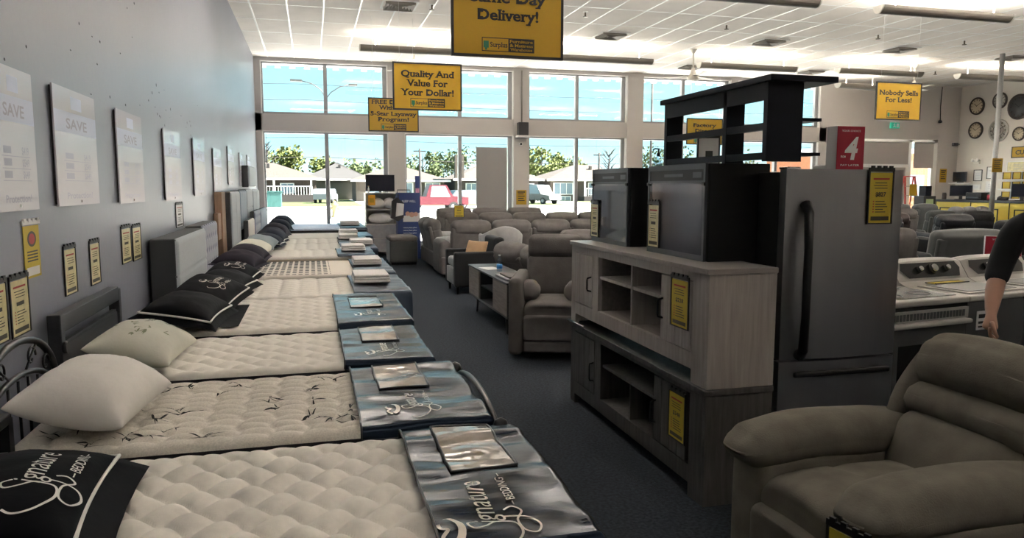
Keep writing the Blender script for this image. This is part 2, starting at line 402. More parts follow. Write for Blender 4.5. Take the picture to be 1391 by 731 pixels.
def lettering(mb, txt, height, P, width=None, align='c', bold=.02, shear=0.0, serif=False, mi=0, spacing=1.0):
    """P maps (x right, y up) in metres to a point"""
    V, F, flat = glyphs(txt, bold, shear, spacing)
    if not V: return
    x0, x1 = min(v[0] for v in V), max(v[0] for v in V); sy = height/.73
    sx = sy if width is None else width/(x1-x0)
    ox = (x0+x1)/2 if align == 'c' else x0
    f2 = lambda x, y: P((x-ox)*sx, y*sy)
    vs_ = [mb.bm.verts.new(f2(*v)) for v in V]
    for f in F: mb.face([vs_[i] for i in f], mi)
    if serif:
        th = .085
        for a, b in flat:
            xa, xb = sorted((a[0], b[0])); y = a[1]
            if not (.06 < xb-xa < .26): continue
            low = abs(y-min(0, y)) < .03 and y > -.05
            s_ = 1 if y < .25 else -1
            q = [(xa-.06, y), (xb+.06, y), (xb+.05, y+s_*th), (xa-.05, y+s_*th)]
            if s_ < 0: q.reverse()
            mb.face([mb.bm.verts.new(f2(*c)) for c in q], mi)
def stroke(mb, pts, w, P, mi=0, n=6):
    """a brushed ribbon through 2D points (Catmull-Rom)"""
    q = []
    p = [Vector(a) for a in pts]; p = [p[0]]+p+[p[-1]]
    for i in range(1, len(p)-2):
        for k in range(n):
            t = k/n; a, b, c, d = p[i-1], p[i], p[i+1], p[i+2]
            q.append(.5*((2*b)+(c-a)*t+(2*a-5*b+4*c-d)*t*t+(3*b-a-3*c+d)*t**3))
    q.append(p[-2]); L = []
    for i, a in enumerate(q):
        t = q[min(i+1, len(q)-1)]-q[max(i-1, 0)]
        if t.length < 1e-9: t = Vector((1, 0))
        t.normalize(); nrm = Vector((-t.y, t.x))*w/2
        L.append((mb.bm.verts.new(P(*(a+nrm))), mb.bm.verts.new(P(*(a-nrm)))))
    for a, b in zip(L, L[1:]): mb.face([a[0], a[1], b[1], b[0]], mi)
def signature_logo(mb, P, s=1.0, mi=0):
    """crescent with bird, script word and small capitals; about .36 wide before scaling"""
    Q = lambda x, y: P(x*s, y*s)
    lettering(mb, 'ignature', .085, lambda x, y: Q(x+.085, y+.0), width=.30, bold=-.002, shear=.35, mi=mi)
    stroke(mb, [(-.045, .075), (-.065, .10), (-.10, .085), (-.085, .045), (-.06, .01), (-.075, -.045), (-.14, -.055), (-.20, -.02), (-.23, .03), (-.215, .06)], .008, Q, mi)
    stroke(mb, [(-.03, -.02), (-.045, -.09), (-.10, -.12), (-.15, -.10), (-.13, -.065), (-.06, -.06), (-.01, -.085), (.02, -.06), (.005, -.03)], .007, Q, mi)
    lettering(mb, 'BEDDING', .032, lambda x, y: Q(x+.15, y-.085), width=.17, bold=.004, mi=mi)
    for a, b in ((.03, .055), (.245, .27)): stroke(mb, [(a, -.072), (b, -.072)], .004, Q, mi)
    c = [Q(-.09+.075*math.cos(t), .145+.034*math.sin(t)) for t in [PI*(1.0+1.15*i/14) for i in range(15)]]
    d = [Q(-.085+.062*math.cos(t), .160+.026*math.sin(t)) for t in [PI*(1.0+1.15*i/14) for i in range(15)]]
    va = [mb.bm.verts.new(p) for p in c]; vb = [mb.bm.verts.new(p) for p in d]
    for i in range(14): mb.face([va[i], va[i+1], vb[i+1], vb[i]], mi)
    stroke(mb, [(-.16, .16), (-.13, .185), (-.10, .165), (-.085, .185), (-.06, .19)], .012, Q, mi)
def store_logo(mb, P, w, mi_dark, mi_y, mi_g):
    """dark framed plate: green mark and first word on the left, three small lines on the right"""
    h = w*.25
    def rect(a, b, c, d, mi, dz=0):
        q = [P(a, c, dz), P(b, c, dz), P(b, d, dz), P(a, d, dz)]; mb.face([mb.bm.verts.new(p) for p in q], mi)
    rect(-w/2, w/2, -h/2, h/2, mi_dark, 1); rect(-w/2+w*.015, 0, -h/2+w*.015, h/2-w*.015, mi_y, 2)
    rect(-w*.47, -w*.37, -h*.25, h*.25, mi_g, 3); rect(-w*.44, -w*.40, -h*.4, -h*.2, mi_g, 3)
    lettering(mb, 'Surplus', h*.36, lambda x, y: P(x-w*.18, y-h*.17, 3), width=w*.33, bold=.02, serif=True, mi=mi_dark)
    for i, (t, ww) in enumerate((('Furniture', .44), ('& Mattress', .44), ('Warehouse', .42))):
        lettering(mb, t, h*.22, lambda x, y, i=i: P(x+w*.25, y+h*(.18-.29*i), 3), width=w*ww, bold=.02, serif=True, mi=mi_y)
# ================================================================== THE SETTING
XL, XR, YB, YF, ZC = -1.27, 19.4, -5.0, 19.0, 4.65
struct(MB().box(XL-.3, XR+.3, YB-.3, YF+.3, -.15, 0).build('floor', CARPET))
b = MB().box(XL-.3, XR+.3, YB-.3, YF+.3, ZC, ZC+.2); struct(b.build('ceiling', CEIL))
b = MB(); x = XL+.33
while x < XR: b.box(x-.013, x+.013, YB, YF-.02, ZC-.006, ZC-.0005); x += .605
y = YB+.4
while y < YF: b.box(XL+.01, XR-.01, y-.010, y+.010, ZC-.004, ZC-.0005); y += 1.21
struct(b.build('trim_1', TBAR))
b = MB().box(XL-.2, XL, YB-.2, YF+.3, 0, ZC)
rs = random.Random(3)
for i in range(46):
    yy = rs.uniform(3.2, 9.5); zz = 2.12+abs(rs.gauss(0.0, .22))+.02*(yy < 6)
    if rs.random() < .25: yy, zz = rs.uniform(2.5, 7), rs.uniform(2.3, 3.0)
    w, h = rs.uniform(.004, .013), rs.uniform(.004, .018)
    b.prism([(yy-w, zz), (yy-w*.4, zz+h), (yy+w, zz+h*.5), (yy+w*.6, zz-h*.6)], XL+.0002, XL+.002, 'x', 1)
struct(b.build('wall_left', [WALLP, DENT]))
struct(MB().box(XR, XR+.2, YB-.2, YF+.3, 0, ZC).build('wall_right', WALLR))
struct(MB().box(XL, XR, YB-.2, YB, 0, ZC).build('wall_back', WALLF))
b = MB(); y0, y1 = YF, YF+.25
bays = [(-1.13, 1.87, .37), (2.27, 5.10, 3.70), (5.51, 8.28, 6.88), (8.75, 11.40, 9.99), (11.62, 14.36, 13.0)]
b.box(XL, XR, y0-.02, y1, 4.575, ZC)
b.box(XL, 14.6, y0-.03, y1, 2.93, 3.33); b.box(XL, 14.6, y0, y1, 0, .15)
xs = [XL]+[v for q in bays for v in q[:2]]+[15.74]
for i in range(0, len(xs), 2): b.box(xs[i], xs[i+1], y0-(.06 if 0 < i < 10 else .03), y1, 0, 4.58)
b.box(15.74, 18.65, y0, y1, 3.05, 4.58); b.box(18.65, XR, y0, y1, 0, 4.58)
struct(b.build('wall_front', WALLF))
for i, (a, c, mm) in enumerate(bays):
    w = bpy.data.objects.new('window_%d' % (i+1), None); COL.objects.link(w); struct(w); w.location = (a, YF+.12, 0)
    f = MB(); L = c-a; m0 = mm-a; t = .055
    for (z0, z1) in ((.15, 2.93), (3.33, 4.575)):
        f.box(0, L, -.05, .05, z1-t, z1); f.box(0, L, -.05, .05, z0, z0+t)
        f.box(0, t, -.05, .05, z0, z1); f.box(L-t*2.2, L, -.05, .05, z0, z1); f.box(m0-.045, m0+.045, -.06, .06, z0, z1)
        f.box(-.02, 0.02, -.13, -.05, z0, z1, 1); f.box(L-.02, L+.02, -.13, -.05, z0, z1, 1); f.box(0, L, -.13, -.05, z1-.02, z1, 1)
    f.build('frame', [ALU, TRIMW], w)
    p = MB()
    for (z0, z1) in ((.2, 2.88), (3.38, 4.53)):
        for (q0, q1) in ((t, m0-.045), (m0+.045, L-t*2.2)): p.box(q0, q1, -.004, .004, z0, z1)
    p.build('pane', GLASS, w)
d = bpy.data.objects.new('door_1', None); COL.objects.link(d); struct(d); d.location = (15.74, YF+.08, 0)
f = MB()
for x0, x1 in ((0, .12), (1.80, 1.96), (2.72, 2.91)): f.box(x0, x1, -.06, .06, 0, 3.05)
f.box(0, 2.91, -.06, .06, 2.97, 3.05); f.box(.12, 1.8, -.06, .06, 2.20, 2.30); f.box(1.96, 2.72, -.06, .06, 0, .2)
f.build('frame', TRIMW, d)
f = MB(); f.box(.12, .24, -.03, .03, 0, 2.2); f.box(1.66, 1.8, -.03, .03, 0, 2.2); f.box(.24, 1.66, -.03, .03, 0, .25); f.box(.24, 1.66, -.03, .03, 2.08, 2.2)
f.build('door_leaf', DOORM, d)
f = MB(); f.box(.24, 1.66, -.004, .004, .25, 2.08); f.box(1.96, 2.72, -.004, .004, .2, 2.97); f.box(.12, 1.8, -.004, .004, 2.3, 2.97); f.build('pane', GLASS, d)
MB().cyl((.3, -.06, 1.0), (1.62, -.06, 1.0), .018, 8).build('push_bar', DOORM, d)
MB().cyl((.55, -.06, 2.14), (.9, -.06, 2.14), .025, 8).build('closer', DOORM, d)
for nm, x0, x1, z0, lb in (('roller_blind', .14, 1.78, 2.31, 'grey roller blind over the transom above the entrance door'), ('roller_blind', 1.98, 2.70, 2.20, 'narrow grey roller blind over the sidelight right of the entrance door')):
    t = thing(nm, lb, 'blind', (15.74, YF+.0, 2.97)); MB().box(x0, x1, -.052, -.046, z0-2.97, 0).build('fabric', BLIND, t)
    MB().cyl((x0, -.05, -.01), (x1, -.05, -.01), .03, 10).build('roller', TRIMW, t); MB().box(x0, x1, -.06, -.04, z0-2.99, z0-2.97).build('bottom_bar', DOORM, t)
struct(MB().box(XL, XL+.015, YB, YF, 0, .1).build('baseboard_left', BLACKM))

# ------------------------------------------------------------------ outside
struct(MB().box(-60, 110, YF+.3, 55, -.35, -.1).build('parking_lot', ASPH))
struct(MB().box(-60, 110, 57.5, 66, -.35, -.12).build('road', ROAD))
b = MB().box(-60, 110, 55, 57.5, -.35, -.08); b.box(-60, 4.5, 66, 120, -.35, -.08).box(9, 24, 66, 120, -.35, -.08).box(28, 110, 66, 120, -.35, -.08)
struct(b.build('lawn', LAWN))
b = MB().box(4.5, 9, 66, 120, -.35, -.09).box(24, 28, 66, 120, -.35, -.09); struct(b.build('driveways', ASPH))
b = MB().box(-3, 22, YF+.3, YF+1.3, 4.66, 4.9)
for i in range(70): b.box(-3+i*.36, -2.86+i*.36, YF+1.2, YF+1.32, 4.60, 4.66)
struct(b.build('canopy', TRIMW))

def house(x, y, w, dpt, hw, hr, wall, roof, label, wins, porch=None, chimney=None, door=None):
    t = thing('house', label, 'house', (x, y, -.1), 0, 'bungalows across the road')
    MB().box(-w/2, w/2, 0, dpt, 0, hw).build('wall', wall, t)
    b = MB(); e_ = .6; k = dpt/2
    v = [b.bm.verts.new(p) for p in ((-w/2-e_, -e_, hw), (w/2+e_, -e_, hw), (w/2+e_, dpt+e_, hw), (-w/2-e_, dpt+e_, hw), (-w/2+k, dpt/2, hw+hr), (w/2-k, dpt/2, hw+hr))]
    for q in ((0, 1, 5, 4), (1, 2, 5), (2, 3, 4, 5), (3, 0, 4), (3, 2, 1, 0)): b.face([v[i] for i in q])
    b.box(-w/2-e_, w/2+e_, -e_-.03, -e_+.05, hw-.18, hw+.02, 1)
    b.box(-.5+k*.2, -.2+k*.2, dpt*.3, dpt*.3+.3, hw+hr*.5, hw+hr*.5+.75, 2)
    b.build('roof', [roof, TRIMW, ROOFB], t)
    for (wx, wz, ww, wh) in wins:
        f = MB(); f.box(wx-ww/2-.08, wx+ww/2+.08, -.06, 0, wz-.08, wz+wh+.08); f = f.build('window', TRIMW, t)
        g = MB(); n = max(1, round(ww/.7))
        for i in range(n): g.box(wx-ww/2+i*ww/n+.04, wx-ww/2+(i+1)*ww/n-.04, -.09, -.05, wz, wz+wh)
        g.build('pane', HWIN, f)
    if porch:
        p = MB(); x0, x1, zz = porch; p.box(x0, x1, -1.5, 0, 0, zz)
        p.build('porch', BRICKC, t); r_ = MB(); r_.box(x0, x1, -1.5, -1.44, zz+.85, zz+.93)
        n = int((x1-x0)/.28)
        for i in range(n+1): r_.box(x0+i*(x1-x0)/n-.02, x0+i*(x1-x0)/n+.02, -1.49, -1.45, zz, zz+.85)
        r_.build('railing', TRIMW, t)
        for px_ in (x0+.1, (x0+x1)/2, x1-.1): MB().box(px_-.08, px_+.08, -1.5, -1.34, zz, hw).build('porch_post', TRIMW, t)
    if chimney: MB().box(chimney-.5, chimney+.5, -.3, .4, 0, hw+2.7).build('chimney', BRICKB, t)
    if door:
        MB().box(door-1.3, door+1.3, -.08, 0, 0, 2.1).build('garage_door', SIDING, t)
    return t
house(-5.2, 84, 11.2, 9, 2.55, 1.75, BRICKA, ROOFA, 'tan brick bungalow with white porch railing behind the leftmost window', [(-.6, 1.0, 1.9, .95), (2.6, 1.0, 1.3, .95), (3.3, .15, 1.1, .5), (0, .15, 1.4, .5)], (-2.6, 5.2, .8))
house(3.0, 97, 7.5, 8, 2.6, 2.2, SIDING, ROOFB, 'grey roofed garage house between the two nearest bungalows', [], None, None, -.5)
house(9.7, 85, 10.0, 9, 2.4, 1.75, BRICKB, ROOFA, 'pale brick bungalow behind the television on the pillow rack', [(-3.0, .9, 1.7, 1.15), (-3.0, .05, 1.6, .6), (.5, .9, 1.6, 1.15), (3.6, .9, 1.6, 1.15)])
house(20.8, 84, 9.6, 9, 2.55, 2.1, BRICKC, ROOFA, 'grey brick bungalow with tall chimney behind the blank panel', [(-3.2, .8, 1.2, 1.2), (-1.0, .8, 1.6, 1.2), (3.4, .8, 1.6, 1.2), (-2, .05, 1.2, .5)], None, -4.6)
house(32.6, 84, 11.0, 9, 2.55, 1.85, BRICKB, ROOFA, 'bungalow with long white picket porch behind the third window', [(-3.9, .85, 2.3, 1.25), (-.2, .8, 1.0, 1.3), (2.4, .8, 1.0, 1.3), (-4, .05, 2, .45)], (-1.8, 5.6, .6))
house(44.5, 86, 10, 9, 2.5, 1.8, SIDING, ROOFB, 'pale sided bungalow behind the fourth window', [(-2, .8, 2, 1.2), (2, .8, 1.6, 1.2)])
house(60, 88, 13, 9, 2.6, 2.0, BRICKA, ROOFA, 'brown roofed bungalow behind the fifth window', [(-3, .8, 2, 1.2), (2, .8, 1.6, 1.2)])
t = thing('brick_building', 'low orange brick building seen through the entrance door', 'building', (46, 46, -.1), 0)
b = MB().box(-10, 12, 0, 8, 0, 4.2); b.box(-10.1, 12.1, -.1, 8.1, 4.2, 4.5, 1); b.build('wall', [ORBR, TRIMW], t)
for wx in (-7, -3, 1, 5): MB().box(wx-1, wx+1, -.06, .0, 1, 2.6).build('window', HWIN, t)

def tree(x, y, h, r, label, lf=LEAF, bare=False, seed=1):
    t = thing('tree', label, 'tree', (x, y, -.1), 0, 'trees behind the bungalows'); rs = random.Random(seed)
    b = MB(); b.tube([(0, 0, 0), (.05, 0, h*.3), (0, .1, h*.55), (.1, 0, h*.95)], [.22, .18, .12, .02], 7)
    for i in range(26 if bare else 12):
        z = h*rs.uniform(.3, .85); a = rs.uniform(0, 2*PI); l = r*rs.uniform(.5, 1)*(1.1-z/h*.6)
        p = Vector((0, 0, z)); q = p+Vector((math.cos(a)*l*.6, math.sin(a)*l*.6, l*.7)); b.tube([p, (p+q)/2+Vector((math.cos(a)*.1*l, math.sin(a)*.1*l, 0)), q], [.06, .04, .012], 5)
        if bare:
            for k in range(3):
                a2 = a+rs.uniform(-1, 1); b.tube([(p+q)/2, q+Vector((math.cos(a2)*l*.35, math.sin(a2)*l*.35, l*.25))], [.03, .008], 4)
    b.build('trunk', BARK, t)
    if bare: return t
    b = MB(); n = 420
    cl = [(Vector((rs.uniform(-1, 1)*r*.75, rs.uniform(-1, 1)*r*.75, h*rs.uniform(.42, .9))), r*rs.uniform(.3, .55)) for i in range(13)]
    for i in range(n*3):
        c, cr_ = rs.choice(cl); dv = Vector((rs.gauss(0, 1), rs.gauss(0, 1), rs.gauss(0, .8))).normalized()*cr_*rs.uniform(.55, 1.05)
        p = c+dv; s_ = rs.uniform(.16, .34); u = Vector((rs.gauss(0, 1), rs.gauss(0, 1), rs.gauss(0, 1))).normalized(); w = u.orthogonal().normalized(); v = u.cross(w)
        b.face([b.bm.verts.new(p+w*s_), b.bm.verts.new(p+v*s_*.7), b.bm.verts.new(p-w*s_), b.bm.verts.new(p-v*s_*.7)])
    b.build('crown', lf, t); return t
tree(-9.5, 104, 8.0, 4.2, 'yellow green tree behind the leftmost bungalow', LEAF, False, 1)
tree(-4.5, 113, 7.2, 3.2, 'spreading yellow green tree behind the ridge of the leftmost bungalow', LEAF, False, 2)
tree(-5.4, 98, 8.6, 1.9, 'bare tall tree behind the leftmost bungalow', LEAF, True, 3)
tree(2.2, 110, 5.6, 2.4, 'low tree left of the first mullion', LEAF, False, 14)
tree(8.0, 120, 5.2, 3.2, 'small green tree between the two left bungalows', LEAFD, False, 4)
tree(16.0, 112, 6.6, 3.2, 'green tree left of the tall chimney', LEAFD, False, 5)
tree(23, 126, 7.6, 3.8, 'broad green tree above the roof with the tall chimney', LEAFD, False, 6)
tree(31.8, 128, 7.6, 3.4, 'green tree right of the blank panel', LEAF, False, 7)
tree(33.4, 108, 7.8, 3.2, 'full yellow green tree behind the third window', LEAF, False, 8)
tree(40.6, 116, 7.0, 3.2, 'smaller yellow green tree right of the full one behind the third window', LEAF, False, 9)
tree(41.0, 100, 7.2, 2.4, 'bare tree behind the third window', LEAF, True, 10)
tree(54.0, 108, 7.0, 4.6, 'green tree behind the fourth window', LEAFD, False, 11)
tree(68, 112, 7.6, 5.0, 'green tree behind the fifth window', LEAF, False, 12)

def car(x, y, rz, body, label, kind='car', L=4.5, h=1.45, pick=False):
    t = thing(kind, label, 'car' if not pick else 'truck', (x, y, -.1), rz, 'vehicles outside')
    b = MB(); w = .88
    if pick: pr = [(-L/2, .45), (-L/2, 1.02), (-.2, 1.02), (.05, h), (1.2, h), (1.65, 1.05), (L/2, .95), (L/2, .45)]
    else: pr = [(-L/2, .40), (-L/2, .95), (-L/2+.35, h*.97), (-.2, h), (.7, h*.97), (1.25, .98), (L/2-.1, .85), (L/2, .40)]
    b.prism(pr, -w, w, 'y'); b.build('body', body, t)
    g = MB(); zz = (1.0, h-.08)
    gl = [(.08, zz[0]), (.2, zz[1]), (1.1, zz[1]), (1.45, zz[0])] if pick else [(-L/2+.2, zz[0]), (-L/2+.5, zz[1]), (.65, zz[1]), (1.1, zz[0])]
    g.prism(gl, -w-.01, w+.01, 'y'); g.build('side_windows', HWIN, t)
    for sx in (-L*.3, L*.31):
        for sy in (-1, 1):
            o = MB().cyl((sx, sy*.70, .33), (sx, sy*.92, .33), .33, 14).build('wheel', TYRE, t)
            MB().cyl((sx, sy*.90, .33), (sx, sy*.935, .33), .19, 10).build('hubcap', CARS, o)
    return t
car(1.3, 78, R(80), CARS, 'silver car parked beside the leftmost bungalow')
car(7.6, 51, R(0), CARR, 'bright red pickup truck outside behind the blue poster', 'pickup_truck', 5.4, 1.8, True)
car(21.6, 71, R(-60), CARW, 'white van parked outside left of the picket porch', 'van', 4.8, 1.9)
car(12.2, 56.2, R(5), CARW, 'white car by the road behind the left mullion of the blank panel')
car(40, 38, R(10), CARW, 'white car seen low through the entrance door')
t = thing('utility_box', 'teal utility box on the grass beyond the leftmost window', 'box', (-3.05, 64.0, -.1))
MB().box(-.6, .6, -.5, .5, 0, 1.2, bev=.05).build('cabinet', TEAL, t); MB().box(-.65, .65, -.55, .55, 1.2, 1.3).build('lid', TEAL, t)
t = thing('fire_hydrant', 'pale yellow fire hydrant outside by the first mullion', 'hydrant', (1.15, 42.0, -.1))
MB().lathe([(.22, 0), (.22, .06), (.15, .08), (.14, .62), (.19, .64), (.19, .70), (.14, .74), (.09, .86), (.03, .92)]).build('barrel', HYDR, t)
MB().cyl((-.26, 0, .52), (.26, 0, .52), .07, 10).build('side_nozzle', HYDR, t)
t = thing('street_lamp', 'double armed street lamp beyond the leftmost window', 'lamp', (.80, 40, -.1))
MB().tube([(0, 0, 0), (0, 0, 6.2)], [.10, .07], 8).build('pole', POLEM, t)
for s_, e_, zz in ((-1, 1.75, 7.02), (1, 1.6, 6.9)):
    a = MB().tube([(0, 0, 6.15), (s_*.25, 0, zz-.42), (s_*.7, 0, zz-.12), (s_*1.2, 0, zz)], .03, 6).build('arm', POLEM, t)
    MB().box(min(s_*1.15, s_*e_), max(s_*1.15, s_*e_), -.12, .12, zz-.05, zz+.06, bev=.03).build('lamp_head', POLEM, a)
for (x, y, h, lb) in ((8.37, 60, 4.7, 'short utility pole right of the blue poster'), (28.5, 60, 11.6, 'tall lamp pole beyond the fourth window'), (6.1, 61, 5.6, 'thin pole left of the second window'), (23.9, 60.5, 4.6, 'thin pole beyond the third window')):
    t = thing('utility_pole', lb, 'pole', (x, y, -.1)); MB().tube([(0, 0, 0), (0, 0, h)], [.12, .08], 7).build('pole', BARK, t); MB().box(-.5, .5, -.05, .05, h-.25, h-.15).build('crossarm', BARK, t)
for i, (z, lb) in enumerate(((5.35, 'upper power cable crossing the windows outside'), (3.85, 'lower power cable crossing the windows outside'), (8.2, 'high thin cable crossing the upper windows outside'), (9.4, 'highest thin cable crossing the upper windows outside'))):
    pts = [(-40+10*k, 60.2+.06*i, z-.35*math.sin(PI*((k % 4)/4.0))) for k in range(13)]
    tag(MB().tube(pts, .022, 5).build('power_cable', BARK), lb, 'cable')
# ================================================================== THINGS ON THE CEILING
def pendant(x0, x1, y, label, rz=0, z=4.35):
    lm = LAMPDIM if y > 12 else LAMPMID if y > 8 else LAMPADD
    t = thing('pendant_light', label, 'light', (x0, y, z), rz, 'long pendant lights'); L = x1-x0
    b = MB(); pr = [(-.105+.0, .05)]+[(-.105*math.cos(PI*i/10), .05-.12*math.sin(PI*i/10)) for i in range(11)]+[(.105, .05)]
    b.prism(pr, 0, L, 'x'); b.build('housing', FIXT, t, smooth=False)
    for xx in (-.02, L-.0): 
        c = MB(); c.prism([(p[0]*1.06, p[1]*1.05) for p in pr], xx, xx+.02, 'x'); c.build('end_cap', FIXEND, t)
    MB().box(.05, L-.05, -.05, .05, .051, .058).build('lamp', lm, t)
    for xx in (.3, L-.3):
        MB().cyl((xx, 0, .05), (xx, 0, ZC-z-.01), .008, 6).build('cable', TRIMW, t); 
    return t
pendant(1.0, 7.33, 15.5, 'longest pendant light, crossing behind the largest hanging sign')
pendant(8.56, 11.05, 15.6, 'pendant light beside the ceiling fan above the black hutch')
pendant(12.13, 14.5, 15.45, 'pendant light above the hanging sign nearest the clock wall')
pendant(15.57, 18.0, 15.4, 'pendant light nearest the clock wall', 0)
pendant(8.58, 11.1, 10.05, 'pendant light nearest the top right of the photo')
pendant(4.9, 7.41, 10.0, 'pendant light cut by the top edge of the photo, above the hutch')
pendant(13.6, 15.2, 17.3, 'short pale pendant light right of the hanging sign nearest the clock wall', R(10), 4.3)
for yy in (9.3, 4.4, -1.0):  # unseen lamp rows added to brighten the room
    for xx in (-.8, 2.2, 5.6, 8.6, 11.9, 15.2):
        if yy == 9.3 and xx in (5.6, 8.6): continue
        pendant(xx, xx+2.5, yy, 'added unseen pendant light hanging above the top edge of the photo').__setitem__('group', 'added pendant lights above the top edge')
def fan(x, y, label, zh=4.0, a0=.4):
    t = thing('ceiling_fan', label, 'fan', (x, y, ZC), 0, 'white ceiling fans'); d = ZC-zh
    MB().lathe([(.03, -.1), (.075, -.02), (.085, 0)][::-1], (0, 0, 0), 16).build('canopy', FANW, t)
    MB().cyl((0, 0, -.05), (0, 0, -d+.25), .018, 8).build('downrod', FANW, t)
    MB().lathe([(.03, -d+.27), (.05, -d+.2), (.075, -d+.12), (.13, -d+.06), (.13, -d), (.05, -d-.02)], (0, 0, 0), 18).build('motor', FANW, t)
    for k in range(3):
        a = a0+k*2*PI/3; M_ = RZ(a)
        b = MB(); b.box(.12, .66, -.06, .06, -d+.075, -d+.083, bev=.003, xf=M_ @ RX(R(0))); b.build('blade', FANW, t)
fan(2.14, 16.0, 'white ceiling fan above the second largest hanging sign', 3.98)
fan(8.30, 15.4, 'white ceiling fan above the left end of the hutch', 3.98)
fan(14.6, 15.75, 'white ceiling fan above the hanging sign nearest the clock wall', 3.98)
for (x, y, lb) in ((9.37, 14.14, 'square ceiling vent above the middle of the hutch'), (12.64, 14.11, 'square ceiling vent above the hanging sign nearest the clock wall'), (15.95, 14.26, 'square ceiling vent nearest the right edge of the photo'), (5.9, 14.39, 'square ceiling vent right of the largest hanging sign'), (12.83, 17.4, 'small looking square ceiling vent above the right end of the hutch'), (9.38, 17.5, 'square ceiling vent near the window beside the middle ceiling fan'), (1.5, 13.0, 'square ceiling vent left of the largest hanging sign')):
    t = thing('ceiling_vent', lb, 'vent', (x, y, ZC-.006), 0, 'ceiling vents')
    f = MB(); f.box(-.30, .30, -.30, -.27, -.014, 0).box(-.30, .30, .27, .30, -.014, 0).box(-.30, -.27, -.27, .27, -.014, 0).box(.27, .30, -.27, .27, -.014, 0); f.build('frame', TRIMW, t)
    f = MB()
    for k in range(4):
        r0 = .25-k*.06
        for q in range(4):
            f.prism([(-r0, -.045), (-r0+.045, 0), (-r0+.05, 0), (-r0+.005, -.05)], -r0, r0, 'y', xf=RZ(q*PI/2))
    f.build('louvre', VENTM, t)
for (x, y, lb) in ((2.03, 12.85, 'sprinkler head left of the largest hanging sign'), (7.64, 12.93, 'sprinkler head above the hutch, left of the vent'), (11.05, 12.93, 'sprinkler head below the left end of the top right pendant light'), (13.22, 12.96, 'sprinkler head near the right edge below the top right pendant light'), (15.95, 16.5, 'sprinkler head above the clock wall corner'), (4.71, 12.67, 'sprinkler head right of the largest hanging sign'), (2.0, 16.9, 'sprinkler head above the second largest hanging sign')):
    t = thing('sprinkler_head', lb, 'sprinkler', (x, y, ZC), 0, 'sprinkler heads')
    MB().cyl((0, 0, -.01), (0, 0, -.09), .016, 8).build('stem', BRASS, t); MB().cyl((0, 0, -.085), (0, 0, -.095), .045, 12).build('deflector', BRASS, t); MB().cyl((0, 0, 0), (0, 0, -.012), .045, 14).build('escutcheon', TRIMW, t)

def hanging_sign(x0, x1, y, z0, z1, lines, label, lsz, logo=.46, logoz=None, wires=True):
    t = thing('hanging_sign', label, 'sign', ((x0+x1)/2, y, z0), 0, 'yellow hanging signs'); w, h = x1-x0, z1-z0
    b = MB(); b.box(-w/2+.012, w/2-.012, -.008, .008, .012, h-.012)
    P = lambda x, z: Vector((x, -.010, z))
    for txt, zc, tw in lines: lettering(b, txt, lsz, lambda x, y_, zc=zc: P(x, zc+y_), width=tw, bold=.028, serif=True, mi=1)
    lz = logoz if logoz is not None else h*.17
    store_logo(b, lambda x, y_, d=0: Vector((x, -.0095-.0006*d, lz+y_)), w*logo, 1, 0, 2)
    b.build('panel', [YELLOW, SIGNBK, LOGOG], t)
    f = MB(); f.box(-w/2, w/2, -.014, .014, 0, .022).box(-w/2, w/2, -.014, .014, h-.022, h).box(-w/2, -w/2+.02, -.014, .014, .022, h-.022).box(w/2-.02, w/2, -.014, .014, .022, h-.022); f.build('frame', SIGNBK, t)
    for s_ in (-1, 1): MB().cyl((s_*w*.4, 0, h), (s_*w*.4, 0, ZC-z0-.002), .002, 5).build('wire', TRIMW, t)
hanging_sign(1.08, 2.0, 5.9, 2.62, 3.24, [('Same Day', .425, .62), ('Delivery!', .29, .50)], 'largest yellow hanging sign, reading Same Day Delivery!', .085, .47, .1)
hanging_sign(1.05, 1.97, 10.0, 2.60, 3.22, [('Quality And', .435, .70), ('Value For', .315, .54), ('Your Dollar!', .195, .70)], 'yellow hanging sign reading Quality And Value For Your Dollar!', .085, .5, .10)
hanging_sign(1.02, 1.94, 14.0, 2.60, 3.21, [('FREE Delivery', .50, .78), ('With Our', .40, .52), ('5-Star Layaway', .29, .84), ('Program!', .19, .56)], 'yellow hanging sign about layaway, overlapped by the second largest one', .075, .5, .085)
hanging_sign(9.42, 10.36, 11.0, 2.76, 3.41, [('Nobody Sells', .43, .80), ('For Less!', .31, .54)], 'yellow hanging sign reading Nobody Sells For Less!', .085, .5, .10)
hanging_sign(8.6, 9.55, 16.2, 2.60, 3.22, [('Factory', .42, .60), ('Direct!', .29, .5)], 'yellow hanging sign seen through the right opening of the black hutch', .085, .6, .10)

